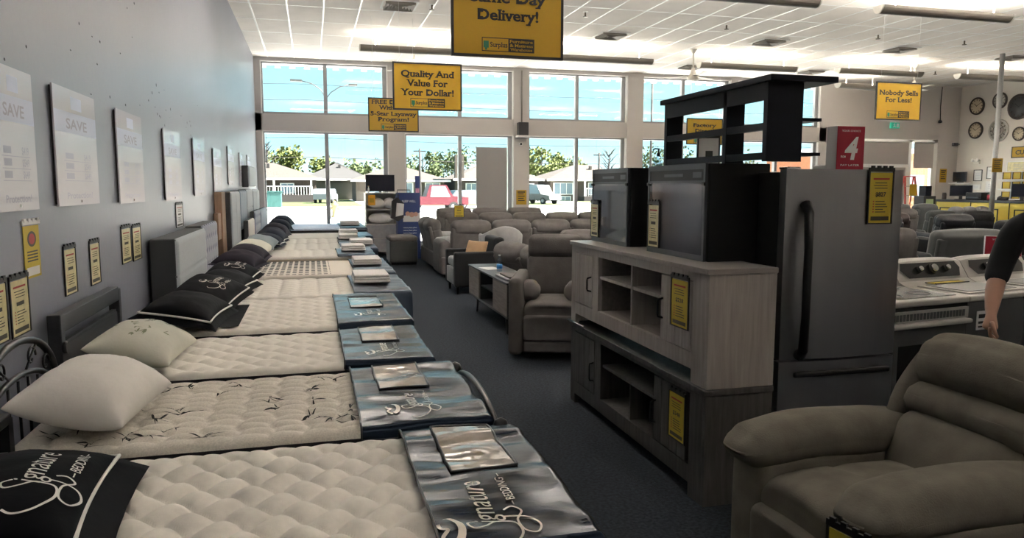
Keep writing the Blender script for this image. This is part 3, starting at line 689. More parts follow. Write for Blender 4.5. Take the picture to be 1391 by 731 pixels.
# ================================================================== LEFT WALL
pl = [(3.50, 3.98, 2.11, 1.49, 'frameless price placard at the left edge of the photo'), (4.27, 5.02, 2.115, 1.495, 'wall placard with a blue band, second from the left edge'), (5.53, 6.29, 2.115, 1.48, 'wall placard above the pair of hanging tags'),
      (7.17, 7.99, 2.11, 1.47, 'wall placard fourth from the left edge, above the red tag'), (8.86, 9.71, 2.13, 1.49, 'wall placard fifth from the left edge'), (10.58, 11.47, 2.10, 1.48, 'wall placard sixth from the left edge'), (12.36, 13.24, 2.22, 1.62, 'wall placard third from the window wall, set higher'),
      (14.3, 15.1, 2.2, 1.6, 'wall placard second from the window wall'), (15.95, 16.7, 2.23, 1.64, 'wall placard nearest the window wall')]
for i, (y0, y1, z1, z0, lb) in enumerate(pl):
    t = thing('wall_placard', lb, 'placard', (XL, (y0+y1)/2, z0), R(90), 'price placards on the left wall'); w, h = y1-y0, z1-z0
    b = MB(); b.box(-w/2, w/2, -.022, -.014, 0, h)
    P = lambda x, z: Vector((x, -.0225, z))
    def rr(a, c, d, e_, mi): b.face([b.bm.verts.new(P(*q)) for q in ((a, d), (c, d), (c, e_), (a, e_))], mi)
    rr(-w*.5, w*.5, h*.62, h*.80, 1); rr(-w*.12, w*.14, h*.83, h*.94, 1); lettering(b, 'SAVE', h*.09, lambda x, y: P(x, h*.66+y)+Vector((0, -.0005, 0)), width=w*.5, mi=3)
    for k in range(3):
        zz = h*(.40-.085*k); rr(-w*.30, -w*.12, zz, zz+h*.05, 2)
        lettering(b, ('$419', '$549', '$649')[k], h*.055, lambda x, y: P(x+w*.22, zz+y), width=w*.17, mi=2); rr(-w*.34, w*.34, zz-h*.02, zz-h*.015, 2)
    lettering(b, 'Protection!', h*.055, lambda x, y: P(x, h*.06+y), width=w*.62, mi=2)
    b.build('print', [PLAC, BANNER, INKL, INKL], t)
    MB().box(-w/2+.002, w/2-.002, -.0135, -.005, 0.01, h-.01).build('backing', SIGNBK if i in (1, 2, 3, 4, 5, 6) else PLAC, t)  # black backing paints the dark shadow along the placard edge
    for sx in (0,): MB().cyl((sx, -.023, .02), (sx, -.027, .02), .008, 8).build('pin', CHROME, t)

def price_tag(loc, rz, w, h, label, price=None, card=None, group=None, tilt=0, oval=False, red=False, sleeve=True):
    t = thing('price_tag', label, 'price tag', loc, rz, group or 'yellow price tags', 0, tilt); card = card or TAGY
    b = MB(); b.box(-w*.44, w*.44, -.004, -.001, h*.02, h*.88)
    P = lambda x, z: Vector((x, -.0045, z))
    def rr(a, c, d, e_, mi=1): b.face([b.bm.verts.new(P(*q)) for q in ((a, d), (c, d), (c, e_), (a, e_))], mi)
    if oval:
        v = [b.bm.verts.new(P(.25*w*math.cos(2*PI*i/20), h*.66+.13*h*math.sin(2*PI*i/20))) for i in range(20)]; b.face(v, 1)
        v = [b.bm.verts.new(P(.17*w*math.cos(2*PI*i/20), h*.66+.09*h*math.sin(2*PI*i/20))+Vector((0, -.0005, 0))) for i in range(20)]; b.face(v, 2)
        for k in range(4): rr(-w*.30, w*.30, h*(.44-.05*k), h*(.465-.05*k))
        rr(-w*.36, w*.36, h*.06, h*.2, 3)
    else:
        rs = random.Random(hash(label) % 999 if False else len(label))
        rr(-w*.32, w*.32, h*.76, h*.79, 2)
        for k in range(3): rr(-w*rs.uniform(.2, .3), w*rs.uniform(.2, .3), h*(.70-.045*k), h*(.713-.045*k))
        if price: lettering(b, price, h*.075, lambda x, y: P(x, h*.475+y), width=w*.42, bold=.03, mi=1)
        else: rr(-w*.2, w*.2, h*.48, h*.54)
        for k in range(5):
            zz = h*(.38-.045*k); rr(-w*.30, -w*.25, zz, zz+h*.02, 2); rr(-w*.20, w*rs.uniform(.1, .3), zz, zz+h*.015)
        rr(-w*.36, w*.36, h*.06, h*.13)
    b.build('card', [card, INK, INKR, PAPER], t)
    c = MB(); c.box(-w/2, w/2, -.008, .0, h*.90, h*.965)
    for k in range(4): 
        xx = -w*.42+k*w*.24; c.box(xx, xx+w*.12, -.010, .0, h*.94, h*1.0)
    c.build('header_clip', TAGBK if not oval else PAPER, t)
    if sleeve:
        s_ = MB(); q = w*.05; s_.box(-w/2, -w/2+q, -.006, 0, 0, h*.9).box(w/2-q, w/2, -.006, 0, 0, h*.9).box(-w/2+q, w/2-q, -.006, 0, 0, h*.018); s_.build('sleeve_edge', TAGBK, t)
    return t
WX = XL+.002
price_tag((WX, 3.90, 1.17), R(90), .225, .28, 'bright yellow wall notice with a dark oval, under the left placards', None, TAGY, 'tags on the left wall', 0, True, sleeve=False)
price_tag((WX, 3.47, .945), R(90), .20, .28, 'pale price tag cut by the left edge of the photo', None, TAGP, 'tags on the left wall')
price_tag((WX, 3.71, .94), R(90), .225, .28, 'pale price tag above the arched iron headboard', None, TAGP, 'tags on the left wall')
price_tag((WX, 4.44, 1.02), R(90), .21, .275, 'pale price tag above the left post of the black wooden headboard', None, TAGP, 'tags on the left wall')
price_tag((WX, 4.91, 1.015), R(90), .21, .275, 'pale price tag above the right half of the black wooden headboard', None, TAGP, 'tags on the left wall')
price_tag((WX, 5.70, 1.065), R(90), .28, .27, 'left one of the paired wall tags under the third placard', None, TAGP, 'tags on the left wall')
price_tag((WX, 6.02, 1.055), R(90), .28, .27, 'right one of the paired wall tags under the third placard', None, TAGP, 'tags on the left wall')
price_tag((WX, 7.9, 1.2), R(90), .42, .245, 'white and red tag on the left wall above the grey headboard', None, PAPER, 'tags on the left wall')
price_tag((WX, 11.3, 1.62), R(90), .3, .22, 'small white tag beside the sixth placard', None, PAPER, 'tags on the left wall')
# ================================================================== BEDS
def diamond(px, py, amp):
    def H(x, y):
        yy = y+.012*math.sin(2*PI*x/px)
        return amp*(abs(math.sin(PI*(x/px+yy/py))*math.sin(PI*(x/px-yy/py)))**.42)-amp
    return H
def ribs(cx, ry, amp):
    def H(x, y):
        xx = x+.014*math.sin(2*PI*y/.16)
        return amp*(abs(math.sin(PI*xx/cx))**.35*(.35+.65*abs(math.sin(PI*y/ry))**.6))-amp if x > .12 else -amp*.3+.001*math.sin(40*y)
    return H
def tufts(p, amp):
    def H(x, y):
        a = abs(math.sin(PI*x/p)); c = abs(math.sin(PI*y/(p*.9)+PI*.5*(int(x/p) % 2)))
        return amp*((a*c)**.4)-amp
    return H
def channels(p, amp):
    def H(x, y): return amp*abs(math.sin(PI*y/p))**.5-amp
    return H
def make_bed(yn, yf, xh, xf, z, label, top, H, res=.03, resy=None, side=None, thick=.24, cover=None, cover_mat=None, pocket=None, logo=False, leaves=False, found=None, group='mattresses on display along the left wall', wr=1.0, skirt=(.14, .05)):
    """local x runs from the head (wall) to the foot (aisle), y from the near side to the far side"""
    t = thing('bed', label, 'bed', (xh, yn, 0), 0, group); L, Wd = xf-xh, yf-yn; r = .042
    def topz(x, y):
        e_ = min(x, L-x, y, Wd-y); d = 0
        if e_ < r: e_ = max(e_, 0); d = r-math.sqrt(max(0, r*r-(r-e_)**2))
        k = min(1, max(0, e_)/.06)
        return z+H(x, y)*k-d
    def par(l, rz_=None):
        n = max(4, int((l-2*r)/(rz_ or res))); return [0, r*.08, r*.3, r*.6]+[r+(l-2*r)*i/n for i in range(n+1)]+[l-r*.6, l-r*.3, l-r*.08, l]
    b = MB(); b.grid(lambda x, y: Vector((x, y, topz(x, y))), par(L), par(Wd, resy))
    if leaves:
        rs = random.Random(5)
        def leaf(x, y, a, l, w):
            n = 5; up_ = []; dn = []
            for i in range(n+1):
                s_ = i/n; wv = w*math.sin(PI*s_)**.8
                for lst, sg in ((up_, 1), (dn, -1)):
                    qx, qy = x+math.cos(a)*l*s_-math.sin(a)*wv*sg, y+math.sin(a)*l*s_+math.cos(a)*wv*sg
                    qx, qy = clamp(qx, .03, L-.03), clamp(qy, .03, Wd-.03); lst.append(b.bm.verts.new((qx, qy, topz(qx, qy)+.0035)))
            for i in range(n): b.face([up_[i], up_[i+1], dn[i+1], dn[i]], 1)
        for k in range(44):
            cx, cy = rs.uniform(.06, L-.1), rs.uniform(.06, Wd-.08); a0 = rs.uniform(-.5, .5)
            for q in range(rs.choice((3, 4, 5))): leaf(cx, cy, a0+rs.uniform(-1.5, 1.5)+(PI if rs.random() < .4 else 0), rs.uniform(.035, .085), rs.uniform(.002, .0055))
            if rs.random() < .6: leaf(cx-.05, cy-.01, a0, .14, .0018)
    b.build('mattress', [top, PRINT], t)
    s_ = MB(); zs = z-r+.002; zb = z-thick
    s_.box(.004, L-.004, .004, Wd-.004, zb, zs, bev=.01); s_.build('mattress_border', side or GUSSET, t)
    s_ = MB().soft((L/2, Wd/2, (zb+.09)/2+.0), (L-.02, Wd-.02, zb-.09-.004), .02, n=2); s_.build('foundation', found or FOUND, t)
    for (lx, ly) in ((.12, .1), (L-.12, .1), (.12, Wd-.1), (L-.12, Wd-.1)): MB().cyl((lx, ly, 0), (lx, ly, .09), .022, 10, r2=.03).build('leg', BLACKM, t)
    if cover is not None:
        c0 = cover-xh; so, sk = skirt; rs = random.Random(int(yn*100))
        us = [c0+(L+so-c0)*i/46 for i in range(47)]; vs_ = [-sk+(Wd+2*sk)*i/46 for i in range(47)]
        def cz(x, y):
            f = Vector((x*1.1+yn, y*6+yn*3, .5)); g = Vector((x*4+yn, y*11+yn, 2.5))
            return z+.014+wr*.8*(.018*noise.noise(f)+.011*noise.noise(g)+.004*noise.noise(Vector((x*8, y*24, yn))))
        def cf(x, y):
            dx, dy = max(0, x-L), max(0, -y, y-Wd); d = max(dx, dy)
            zz = max(cz(clamp(x, 0, L), clamp(y, 0, Wd)), z+.004)-d
            j = .012*noise.noise(Vector((x*3, y*3, yn))) if d > .02 else 0
            return Vector((min(x, L+.012+j*.5), clamp(y, -.014, Wd+.014), zz+(.008*noise.noise(Vector((x*5, y*5, 7))) if d > .08 else 0)))
        cm = MB(); cm.grid(cf, us, vs_)
        co = cm.build('foot_cover', cover_mat or VINYL, t)
        hem = MB(); hem.tube([cf(c0, v)+Vector((0, 0, .004)) for v in vs_], .005, 6); hem.tube([cf(u, vs_[0])+Vector((0, -.004, 0)) for u in us], .004, 5); hem.build('hem', SIGNBK, co)
        if pocket:
            (a0, a1, d0, d1) = pocket; a0 -= xh; a1 -= xh; d0 -= yn; d1 -= yn
            pm = MB(); pm.grid(lambda x, y: cf(x, y)+Vector((0, 0, .004+.004*noise.noise(Vector((x*9, y*9, 3))))), [a0+(a1-a0)*i/12 for i in range(13)], [d0+(d1-d0)*i/16 for i in range(17)]); pm.build('clear_pocket', PLASTIC, co)
            pb = MB(); q = [(a0, d0), (a1, d0), (a1, d1), (a0, d1)]; ed = []
            for i in range(4):
                for k in range(8): ed.append(cf(q[i][0]+(q[(i+1) % 4][0]-q[i][0])*k/8, q[i][1]+(q[(i+1) % 4][1]-q[i][1])*k/8)+Vector((0, 0, .005)))
            pb.tube(ed, .005, 6, closed=True); pb.build('pocket_binding', SIGNBK, co)
        if logo:
            lm = MB(); lx, ly, ls = logo; lx -= xh; ly -= yn
            signature_logo(lm, lambda u, v: cf(lx-v, ly+u)+Vector((0, 0, .005)), ls); lm.build('embroidery', SILVER, co)
    return t
BED = {}
BED[1] = make_bed(1.88, 2.89, -1.04, .77, .62, 'front mattress with large cream diamond quilting and black vinyl foot cover', QUILT, diamond(.165, .17, .042), .0075, cover=.31, pocket=(.43, .66, 2.40, 2.87), logo=(.50, 2.07, .95), wr=1.6)
BED[2] = make_bed(2.96, 3.94, -1.13, .70, .632, 'ribbed knit mattress printed with dark bamboo leaves on an iron bed frame', KNIT, ribs(.135, .075, .030), .012, .0075, cover=.165, pocket=(.28, .51, 3.44, 3.93), logo=(.42, 3.17, .75), leaves=True, wr=1.3)
BED[3] = make_bed(4.06, 5.02, -1.13, .63, .645, 'cream diamond quilted mattress before the black wooden headboard', QUILT, diamond(.19, .19, .028), .011, cover=.145, pocket=(.27, .49, 4.52, 4.98), logo=(.40, 4.27, .7), wr=1.0)
BED[4] = make_bed(5.13, 6.50, -1.0, .65, .665, 'cream diamond quilted mattress with two black logo pillows, before the grey headboard', QUILT, diamond(.19, .19, .028), .012, cover=.145, pocket=(.26, .50, 5.72, 6.3), logo=(.40, 5.43, .7))
BED[5] = make_bed(6.62, 7.88, -1.0, .83, .665, 'tufted cream mattress with grey vinyl foot cover carrying the nearest folded cloth', QUILT, tufts(.17, .030), .016, cover=.33, cover_mat=VINYLG, skirt=(.30, .26))
BEDCHK = check_mat('black_check_ticking', (.64, .60, .54), (.03, .03, .035), (.64, .60, .54), .066, .17, .35, 1.22)
BED[6] = make_bed(8.15, 9.72, -1.05, .85, .66, 'mattress with a black and white checked middle', BEDCHK, channels(.16, .008), .03, cover=.42, cover_mat=VINYLG, skirt=(.06, .04))
BED[7] = make_bed(10.0, 11.0, -1.05, .78, .70, 'thick pillow top mattress with a cream side band, before the white headboard', TICKW, tufts(.17, .030), .02, None, CREAMB, .26, cover=.30, cover_mat=VINYLG, skirt=(.08, .03))
BED[8] = make_bed(11.05, 12.3, -.97, .90, .70, 'white tufted mattress right behind the cream banded one', TICKW, tufts(.17, .030), .02, None, CREAMB, .26, cover=.38, cover_mat=VINYLG, skirt=(.28, .2))
BED[9] = make_bed(12.36, 13.4, -.97, .88, .70, 'white tufted mattress, third from the windows', TICKW, tufts(.17, .030), .02, None, CREAMB, .26, cover=.40, cover_mat=VINYLG, skirt=(.2, .04))
BED[10] = make_bed(13.5, 14.95, -.97, 1.02, .70, 'white mattress, second from the windows', TICKW, channels(.2, .015), .04, cover=.5, cover_mat=VINYLG, skirt=(.2, .04))
BED[11] = make_bed(16.1, 18.2, -.97, 1.10, .72, 'blue grey mattress on the bed nearest the windows', TICKB, channels(.25, .006), .06, cover=.55, cover_mat=VINYLG, skirt=(.2, .04))

# bed ends that belong to a bed (positions in the bed's own frame)
def rod(pts, r=.012, seg=7): return MB().tube(pts, r, seg)
t = BED[1]; X = -.035; o = MB()                                       # flat black metal headboard
o.box(X-.02, X+.02, .02, 1.06, .76, .80, bev=.006); o.box(X-.02, X+.02, .02, .06, 0, .76).box(X-.02, X+.02, 1.03, 1.07, 0, .78).box(X-.012, X+.012, .06, 1.03, .64, .665)
for k in range(9): o.box(X-.008, X+.008, .14+k*.1, .155+k*.1, .40, .76)
o.build('headboard', BLACKM, t)
t = BED[2]; X = -.06; o = MB(); cy = .45; rr_ = .46                       # arched iron headboard
arch = lambda zb, h, w: [(X, cy+w*math.cos(a), zb+h*math.sin(a)) for a in [PI*i/22 for i in range(23)]]
o.tube(arch(.68, .28, .46), .016, 8); o.tube(arch(.62, .20, .44), .013, 8)
for yy in (cy-.46, cy+.46): o.cyl((X, yy, 0), (X, yy, .70), .022, 10); o.lathe([(.0, -.03), (.024, -.02), (.03, 0), (.02, .025), (0.002, .035)], (X, yy, .72), 10)
for k in range(-4, 5):
    yy = cy+k*.11; o.cyl((X, yy, .32), (X, yy, .60+.20*math.sqrt(max(0, 1-(k*.11/.47)**2))), .006, 6)
o.cyl((X, cy-.46, .32), (X, cy+.46, .32), .012, 8)
for s_ in (-1, 1):
    for (y0_, z0_, sc) in ((.16, .865, .055), (.33, .80, .05)):
        pts = [(X, cy+s_*(y0_+sc*(1-k/16)*math.cos(k*.45)), z0_+sc*(1-k/16)*math.sin(k*.45)) for k in range(14)]; o.tube(pts, .005, 5)
    o.cyl((X, cy+s_*.06, .805), (X, cy+s_*.22, .91), .005, 5)
o.build('headboard', BLACKM, t)
cy = .5; X = .735+1.13; o = MB()                                             # arched footboard in the aisle
o.tube([(X, cy-.015+.515*math.cos(a), .50+.16*math.sin(a)) for a in [PI*i/20 for i in range(21)]], .015, 8); o.tube([(X, cy+.50*math.cos(a), .44+.12*math.sin(a)) for a in [PI*i/20 for i in range(21)]], .012, 8)
for yy in (cy-.53, cy+.50): o.cyl((X, yy, 0), (X, yy, .57), .02, 10); o.lathe([(.004, -.04), (.026, -.025), (.036, 0), (.026, .028), (0.004, .04)], (X, yy, .60), 12)
for k in range(-4, 5): o.cyl((X, cy+k*.11, .22), (X, cy+k*.11, .44+.12*math.sqrt(max(0, 1-(k*.11/.5)**2))), .006, 6)
o.cyl((X, cy-.53, .22), (X, cy+.50, .22), .012, 8); o.build('footboard', BLACKM, t)
t = BED[3]; X = -.07; o = MB()                                        # black wooden headboard with a slot under the top rail
o.box(X-.03, X+.03, -.15, -.09, 0, .99, bev=.005); o.box(X-.03, X+.03, .95, 1.0, 0, .97, bev=.005); o.box(X-.03, X+.03, -.10, .95, .90, .985, bev=.004); o.box(X-.02, X+.015, -.10, .95, .30, .83)
o.box(X-.015, X+.01, -.10, .95, .83, .845); o.build('headboard', BLACKW, t)
o = MB(); o.cyl((X+.03, -.13, .83), (X+.05, -.13, .83), .03, 12); o.build('bolt_cap', BLACKM, t)

# ------------------------------------------------------------------ upholstered headboards standing against the wall
def headboard(y0, y1, x0, x1, z0, z1, label, front, side, rows=0, cols=0, buttons=False, seams=3, vertical=0, legs=True):
    t = thing('headboard', label, 'headboard', (x0, y0, 0), 0, 'upholstered headboards'); w, d = y1-y0, x1-x0
    MB().box(0, d-.012, 0, w, z0, z1, bev=.012).build('body', side, t)
    def fn(y, z):
        v = 0
        if seams: v -= .012*(1-min(1, abs(((z-z0)/(z1-z0)*seams) % 1-.5)*2*0+abs(math.sin(PI*seams*(z-z0)/(z1-z0)))/.12)) if 0 < z-z0 < z1-z0 else 0
        if vertical: v -= .012*max(0, 1-abs(math.sin(PI*vertical*y/w))/.12)
        if buttons:
            a, c = y/.16, (z-z0)/.14; v -= .022*max(0, 1-abs(math.sin(PI*a)*math.cos(PI*c)+.0)/.5)*.5 if False else .02*math.exp(-((((a+.5*(int(c) % 2)) % 1)-.5)**2+((c % 1)-.5)**2)/.02)
        e_ = min(y, w-y, z-z0, z1-z); return v-.02*max(0, 1-e_/.03)
    g = MB(); g.grid(lambda y, z: Vector((d+.004+fn(y, z), y, z)), [w*i/50 for i in range(51)], [z0+(z1-z0)*i/50 for i in range(51)]); g.build('upholstery', front, t)
    if legs and z0 > .05:
        for yy in (.1, w-.1): MB().box(.01, d-.02, yy-.03, yy+.03, 0, z0).build('leg', side, t)
    return t
headboard(6.32, 7.95, -1.245, -1.04, .3, 1.185, 'thick light grey channelled headboard beside the black logo pillows', HBGREY, HBSIDE, seams=3)
headboard(8.05, 9.25, -1.245, -1.08, .3, 1.20, 'navy button tufted headboard behind the light grey one', HBNAVY, HBSIDE, seams=0, buttons=True)
headboard(11.0, 12.3, -1.25, -1.09, 0, 1.52, 'tall headboard with a brown end and black edge, nearest of the wall of headboards', HBGREY, BLACKW, seams=0, vertical=2, legs=False)
headboard(12.45, 13.6, -1.25, -1.10, .9, 1.53, 'grey blue upper headboard next in the wall of headboards', HBBLUE, HBSIDE, seams=0, vertical=3)
headboard(13.7, 15.0, -1.25, -1.10, .9, 1.54, 'pale grey upper headboard third along the wall of headboards', HBGREY, HBSIDE, seams=2)
headboard(15.1, 16.8, -1.25, -1.10, .9, 1.53, 'pale upper headboard closest to the window wall', HBGREY, HBSIDE, seams=0, vertical=2)
headboard(12.4, 13.55, -1.06, -.98, .3, 1.06, 'white headboard with a dark vertical stripe below the wall of headboards', PILW, HBSIDE, seams=0, vertical=1)
headboard(13.7, 15.1, -1.06, -.98, .3, 1.16, 'navy headboard with a shiny tag below the wall of headboards', HBNAVY, HBSIDE, seams=0, buttons=True)
headboard(15.2, 17.2, -1.06, -.98, .3, 1.15, 'grey blue lower headboard closest to the windows', HBBLUE, HBSIDE, seams=2)
t = headboard(14.6, 16.2, -1.25, -1.12, 1.58, 1.98, 'dark brown headboard hung highest, by the window wall', HBGREY, BLACKW, seams=1, legs=False)
t = thing('wooden_bed_side', 'brown wooden panel leaning behind the tall headboard', 'panel', (-1.262, 10.55, 0)); b = MB(); b.box(0, .10, 0, .4, .02, 1.52, bev=.01).box(.02, .08, -.3, 0, .9, 1.25, bev=.01); b.build('panel', WOODBR, t)

# ------------------------------------------------------------------ pillows
def pillow(c, w, d, h, label, fab, rz=0, rx=0, ry=0, flange=0, piping=None, logo=None, seed=1, pinch=.09, prints=None, group='pillows on the beds', n=26, grp=True):
    """w along local x, d along local y; centre of the underside at c"""
    t = thing('pillow', label, 'pillow', c, 0, group); t.rotation_euler = (rx, ry, rz)
    def out(u, v): return (u*w/2*(1-pinch*(1-v*v)*abs(u)**1.5), v*d/2*(1-pinch*(1-u*u)*abs(v)**1.5))
    def hz(u, v, sg):
        k = max(0, (1-u*u)*(1-v*v)); q = k**.42
        x, y = out(u, v)
        wr_ = noise.noise(Vector((x*9+seed, y*9, seed)))*.012*q+noise.noise(Vector((x*22, y*14+seed, seed*2)))*.005*q
        return h*.42+(h*.58*q+wr_ if sg > 0 else -h*.40*q)
    b = MB(); P = [math.sin(PI/2*(-1+2*i/n)) for i in range(n+1)]; g = {}
    for sg in (1, -1):
        for i, u in enumerate(P):
            for j, v in enumerate(P):
                ed = i in (0, n) or j in (0, n)
                if sg < 0 and ed: g[(i, j, sg)] = g[(i, j, 1)]
                else: x, y = out(u, v); g[(i, j, sg)] = b.bm.verts.new((x, y, hz(u, v, sg)))
    for sg in (1, -1):
        for i in range(n):
            for j in range(n):
                q = [g[(i, j, sg)], g[(i+1, j, sg)], g[(i+1, j+1, sg)], g[(i, j+1, sg)]]
                b.face(q if sg > 0 else q[::-1], 0, True)
    if prints:
        rs = random.Random(seed)
        for k in range(prints):
            u0, v0, a = rs.uniform(-.7, .7), rs.uniform(-.7, .7), rs.uniform(0, 6.28)
            for q in range(4):
                aa = a+rs.uniform(-.9, .9); l = rs.uniform(.08, .2); pts = []
                for i in range(5):
                    s_ = i/4; pts.append((u0+math.cos(aa)*l*s_, v0+math.sin(aa)*l*s_, .012*math.sin(PI*s_)+.001))
                L1 = [b.bm.verts.new((*out(p[0]-math.sin(aa)*p[2]*1.6, p[1]+math.cos(aa)*p[2]*1.6), hz(p[0], p[1], 1)+.004)) for p in pts]
                L2 = [b.bm.verts.new((*out(p[0]+math.sin(aa)*p[2]*1.6, p[1]-math.cos(aa)*p[2]*1.6), hz(p[0], p[1], 1)+.004)) for p in pts]
                for i in range(4): b.face([L1[i], L1[i+1], L2[i+1], L2[i]], 1)
    b.build('cushion', [fab, PRINTG], t)
    per = [(-1+2*i/16, -1) for i in range(16)]+[(1, -1+2*i/16) for i in range(16)]+[(1-2*i/16, 1) for i in range(16)]+[(-1, 1-2*i/16) for i in range(16)]
    if flange:
        f = MB(); A = []; B = []
        for (u, v) in per:
            x, y = out(u, v); k = Vector((x, y)); x2, y2 = x+flange*(u if abs(u) == 1 else u*.98), y+flange*(v if abs(v) == 1 else v*.98)
            zz = h*.42; A.append(f.bm.verts.new((x*.985, y*.985, zz))); B.append(f.bm.verts.new((x2, y2, max(.006, zz-flange*.75+.012*noise.noise(Vector((x2*8, y2*8, seed)))))))
        for i in range(len(per)): f.face([A[i], A[(i+1) % 64], B[(i+1) % 64], B[i]], 0, True)
        f.build('flange', fab, t)
    if piping:
        p_ = MB(); p_.tube([Vector((*out(u, v), h*.42+.006)) for (u, v) in per], .0075 if flange else .005, 6, closed=True); p_.build('piping', piping, t)
    if logo:
        l_ = MB(); lx, ly, ls, la = logo
        def PP(x, y):
            xx = lx+math.cos(la)*x-math.sin(la)*y; yy = ly+math.sin(la)*x+math.cos(la)*y
            return Vector((xx, yy, hz(clamp(xx/(w/2), -1, 1), clamp(yy/(d/2), -1, 1), 1)+.004))
        signature_logo(l_, PP, ls); l_.build('embroidery', THREAD if ls > .8 else SILVER, t)
    return t
pillow((-.845, 2.33, .632), .42, .68, .17, 'black pillow with white script logo at the bottom left of the photo', PILB, R(4), 0, R(4), .085, THREAD, (.082, -.05, .90, R(90)), 3)
pillow((-.90, 3.30, .645), .42, .62, .26, 'plain white plump pillow on the bamboo leaf mattress', PILW, R(-6), 0, R(12), seed=4, pinch=.12)
pillow((-.93, 4.36, .655), .42, .64, .21, 'pale pillow printed with green bamboo sprigs', PILG, R(-4), 0, R(14), seed=6, prints=16, pinch=.12)
pillow((-.86, 5.44, .675), .44, .70, .20, 'nearest black pillow with white piping on the fourth mattress', PILB, R(-5), 0, R(10), .05, THREAD, None, 8)
pillow((-.80, 5.96, .71), .42, .68, .20, 'black pillow with small white logo propped behind the nearest piped one', PILB, R(-10), R(8), R(14), .04, THREAD, (.06, .0, .62, R(90)), 9)
t = thing('pillow_protector', 'flat black quilted cloth lying under the piped pillows', 'cloth', (-.72, 5.18, .668)); b = MB()
b.grid(lambda x, y: Vector((x, y, .004+.006*noise.noise(Vector((x*6, y*20, 1)))**2)), [.0+.22*i/10 for i in range(11)], [.05*i+.0 for i in range(20)]); b.build('cloth', PILB, t)
pillow((-.78, 6.95, .675), .42, .66, .19, 'black pillow with white piping leaning on the fifth mattress, nearer of two', PILB, R(-8), 0, R(8), .05, THREAD, None, 10)
pillow((-.78, 7.5, .675), .42, .60, .20, 'black pillow with small logo behind the nearer one on the fifth mattress', PILB, R(-6), R(6), R(10), .04, THREAD, (.05, 0, .6, R(90)), 11)
pillow((-.80, 8.60, .67), .44, .66, .24, 'plum black pillow on the checked mattress, nearer of two', PILP, R(-8), 0, R(8), .03, None, None, 12)
pillow((-.78, 9.25, .67), .44, .60, .25, 'plum black pillow on the checked mattress, farther of two', PILP, R(-4), R(5), R(8), .03, None, None, 13)
pillow((-.78, 10.32, .705), .42, .64, .20, 'cream white pillow on the pillow top mattress', PILG, R(-5), 0, R(8), seed=14)
pillow((-.72, 10.78, .73), .42, .50, .20, 'grey pillow tucked behind the cream white one', PILGR, R(-5), R(8), R(8), seed=15)
for i, (yy, dz, lb) in enumerate(((11.35, 0, 'nearest navy pillow in the far row'), (11.85, .03, 'second navy pillow in the far row'), (12.5, .02, 'third navy pillow in the far row'), (13.0, .05, 'fourth pillow in the far row, plum coloured'), (13.9, .02, 'fifth pillow in the far row'), (14.6, .05, 'sixth pillow in the far row'), (16.9, .04, 'dark pillow on the bed nearest the windows'))):
    pillow((-.66+.03*(i % 2), yy, .705+dz*.3), .42, .52 if i < 6 else .7, .22+dz, lb, PILP if i == 3 else PILN, R(-5), 0, R(9), .03, THREAD if i in (0, 1) else None, None, 20+i, n=16, group='pillows in the far row')
# ------------------------------------------------------------------ folded cloths on the mattress feet
def folded(x, y, z, w, d, h, label, rz=0):
    t = thing('folded_cloth', label, 'cloth', (x, y, z), rz, 'folded white cloths on the mattresses'); k = 3
    for i in range(k):
        MB().soft((0.004*(i % 2), 0, h*(i+.5)/k), (w-.006*i, d-.004*i, h/k*.98), h/k*.45, (0, 0, .002), n=3).build('fold', TOWEL, t)
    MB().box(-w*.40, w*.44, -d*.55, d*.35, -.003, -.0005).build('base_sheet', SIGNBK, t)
folded(.52, 7.28, .698, .34, .50, .075, 'folded white cloth on the tufted mattress, nearest of the row')
folded(.60, 9.0, .69, .33, .48, .07, 'folded white cloth on the checked mattress')
folded(.52, 10.5, .728, .32, .42, .075, 'folded white cloth on the pillow top mattress')
folded(.70, 11.65, .728, .34, .50, .07, 'folded white cloth set closest to the aisle')
folded(.56, 12.85, .728, .32, .42, .075, 'folded white cloth third from the windows')
folded(.62, 14.2, .728, .34, .5, .075, 'folded white cloth second from the windows')
folded(.78, 17.0, .75, .42, .6, .09, 'grey looking folded cloth on the bed nearest the windows')
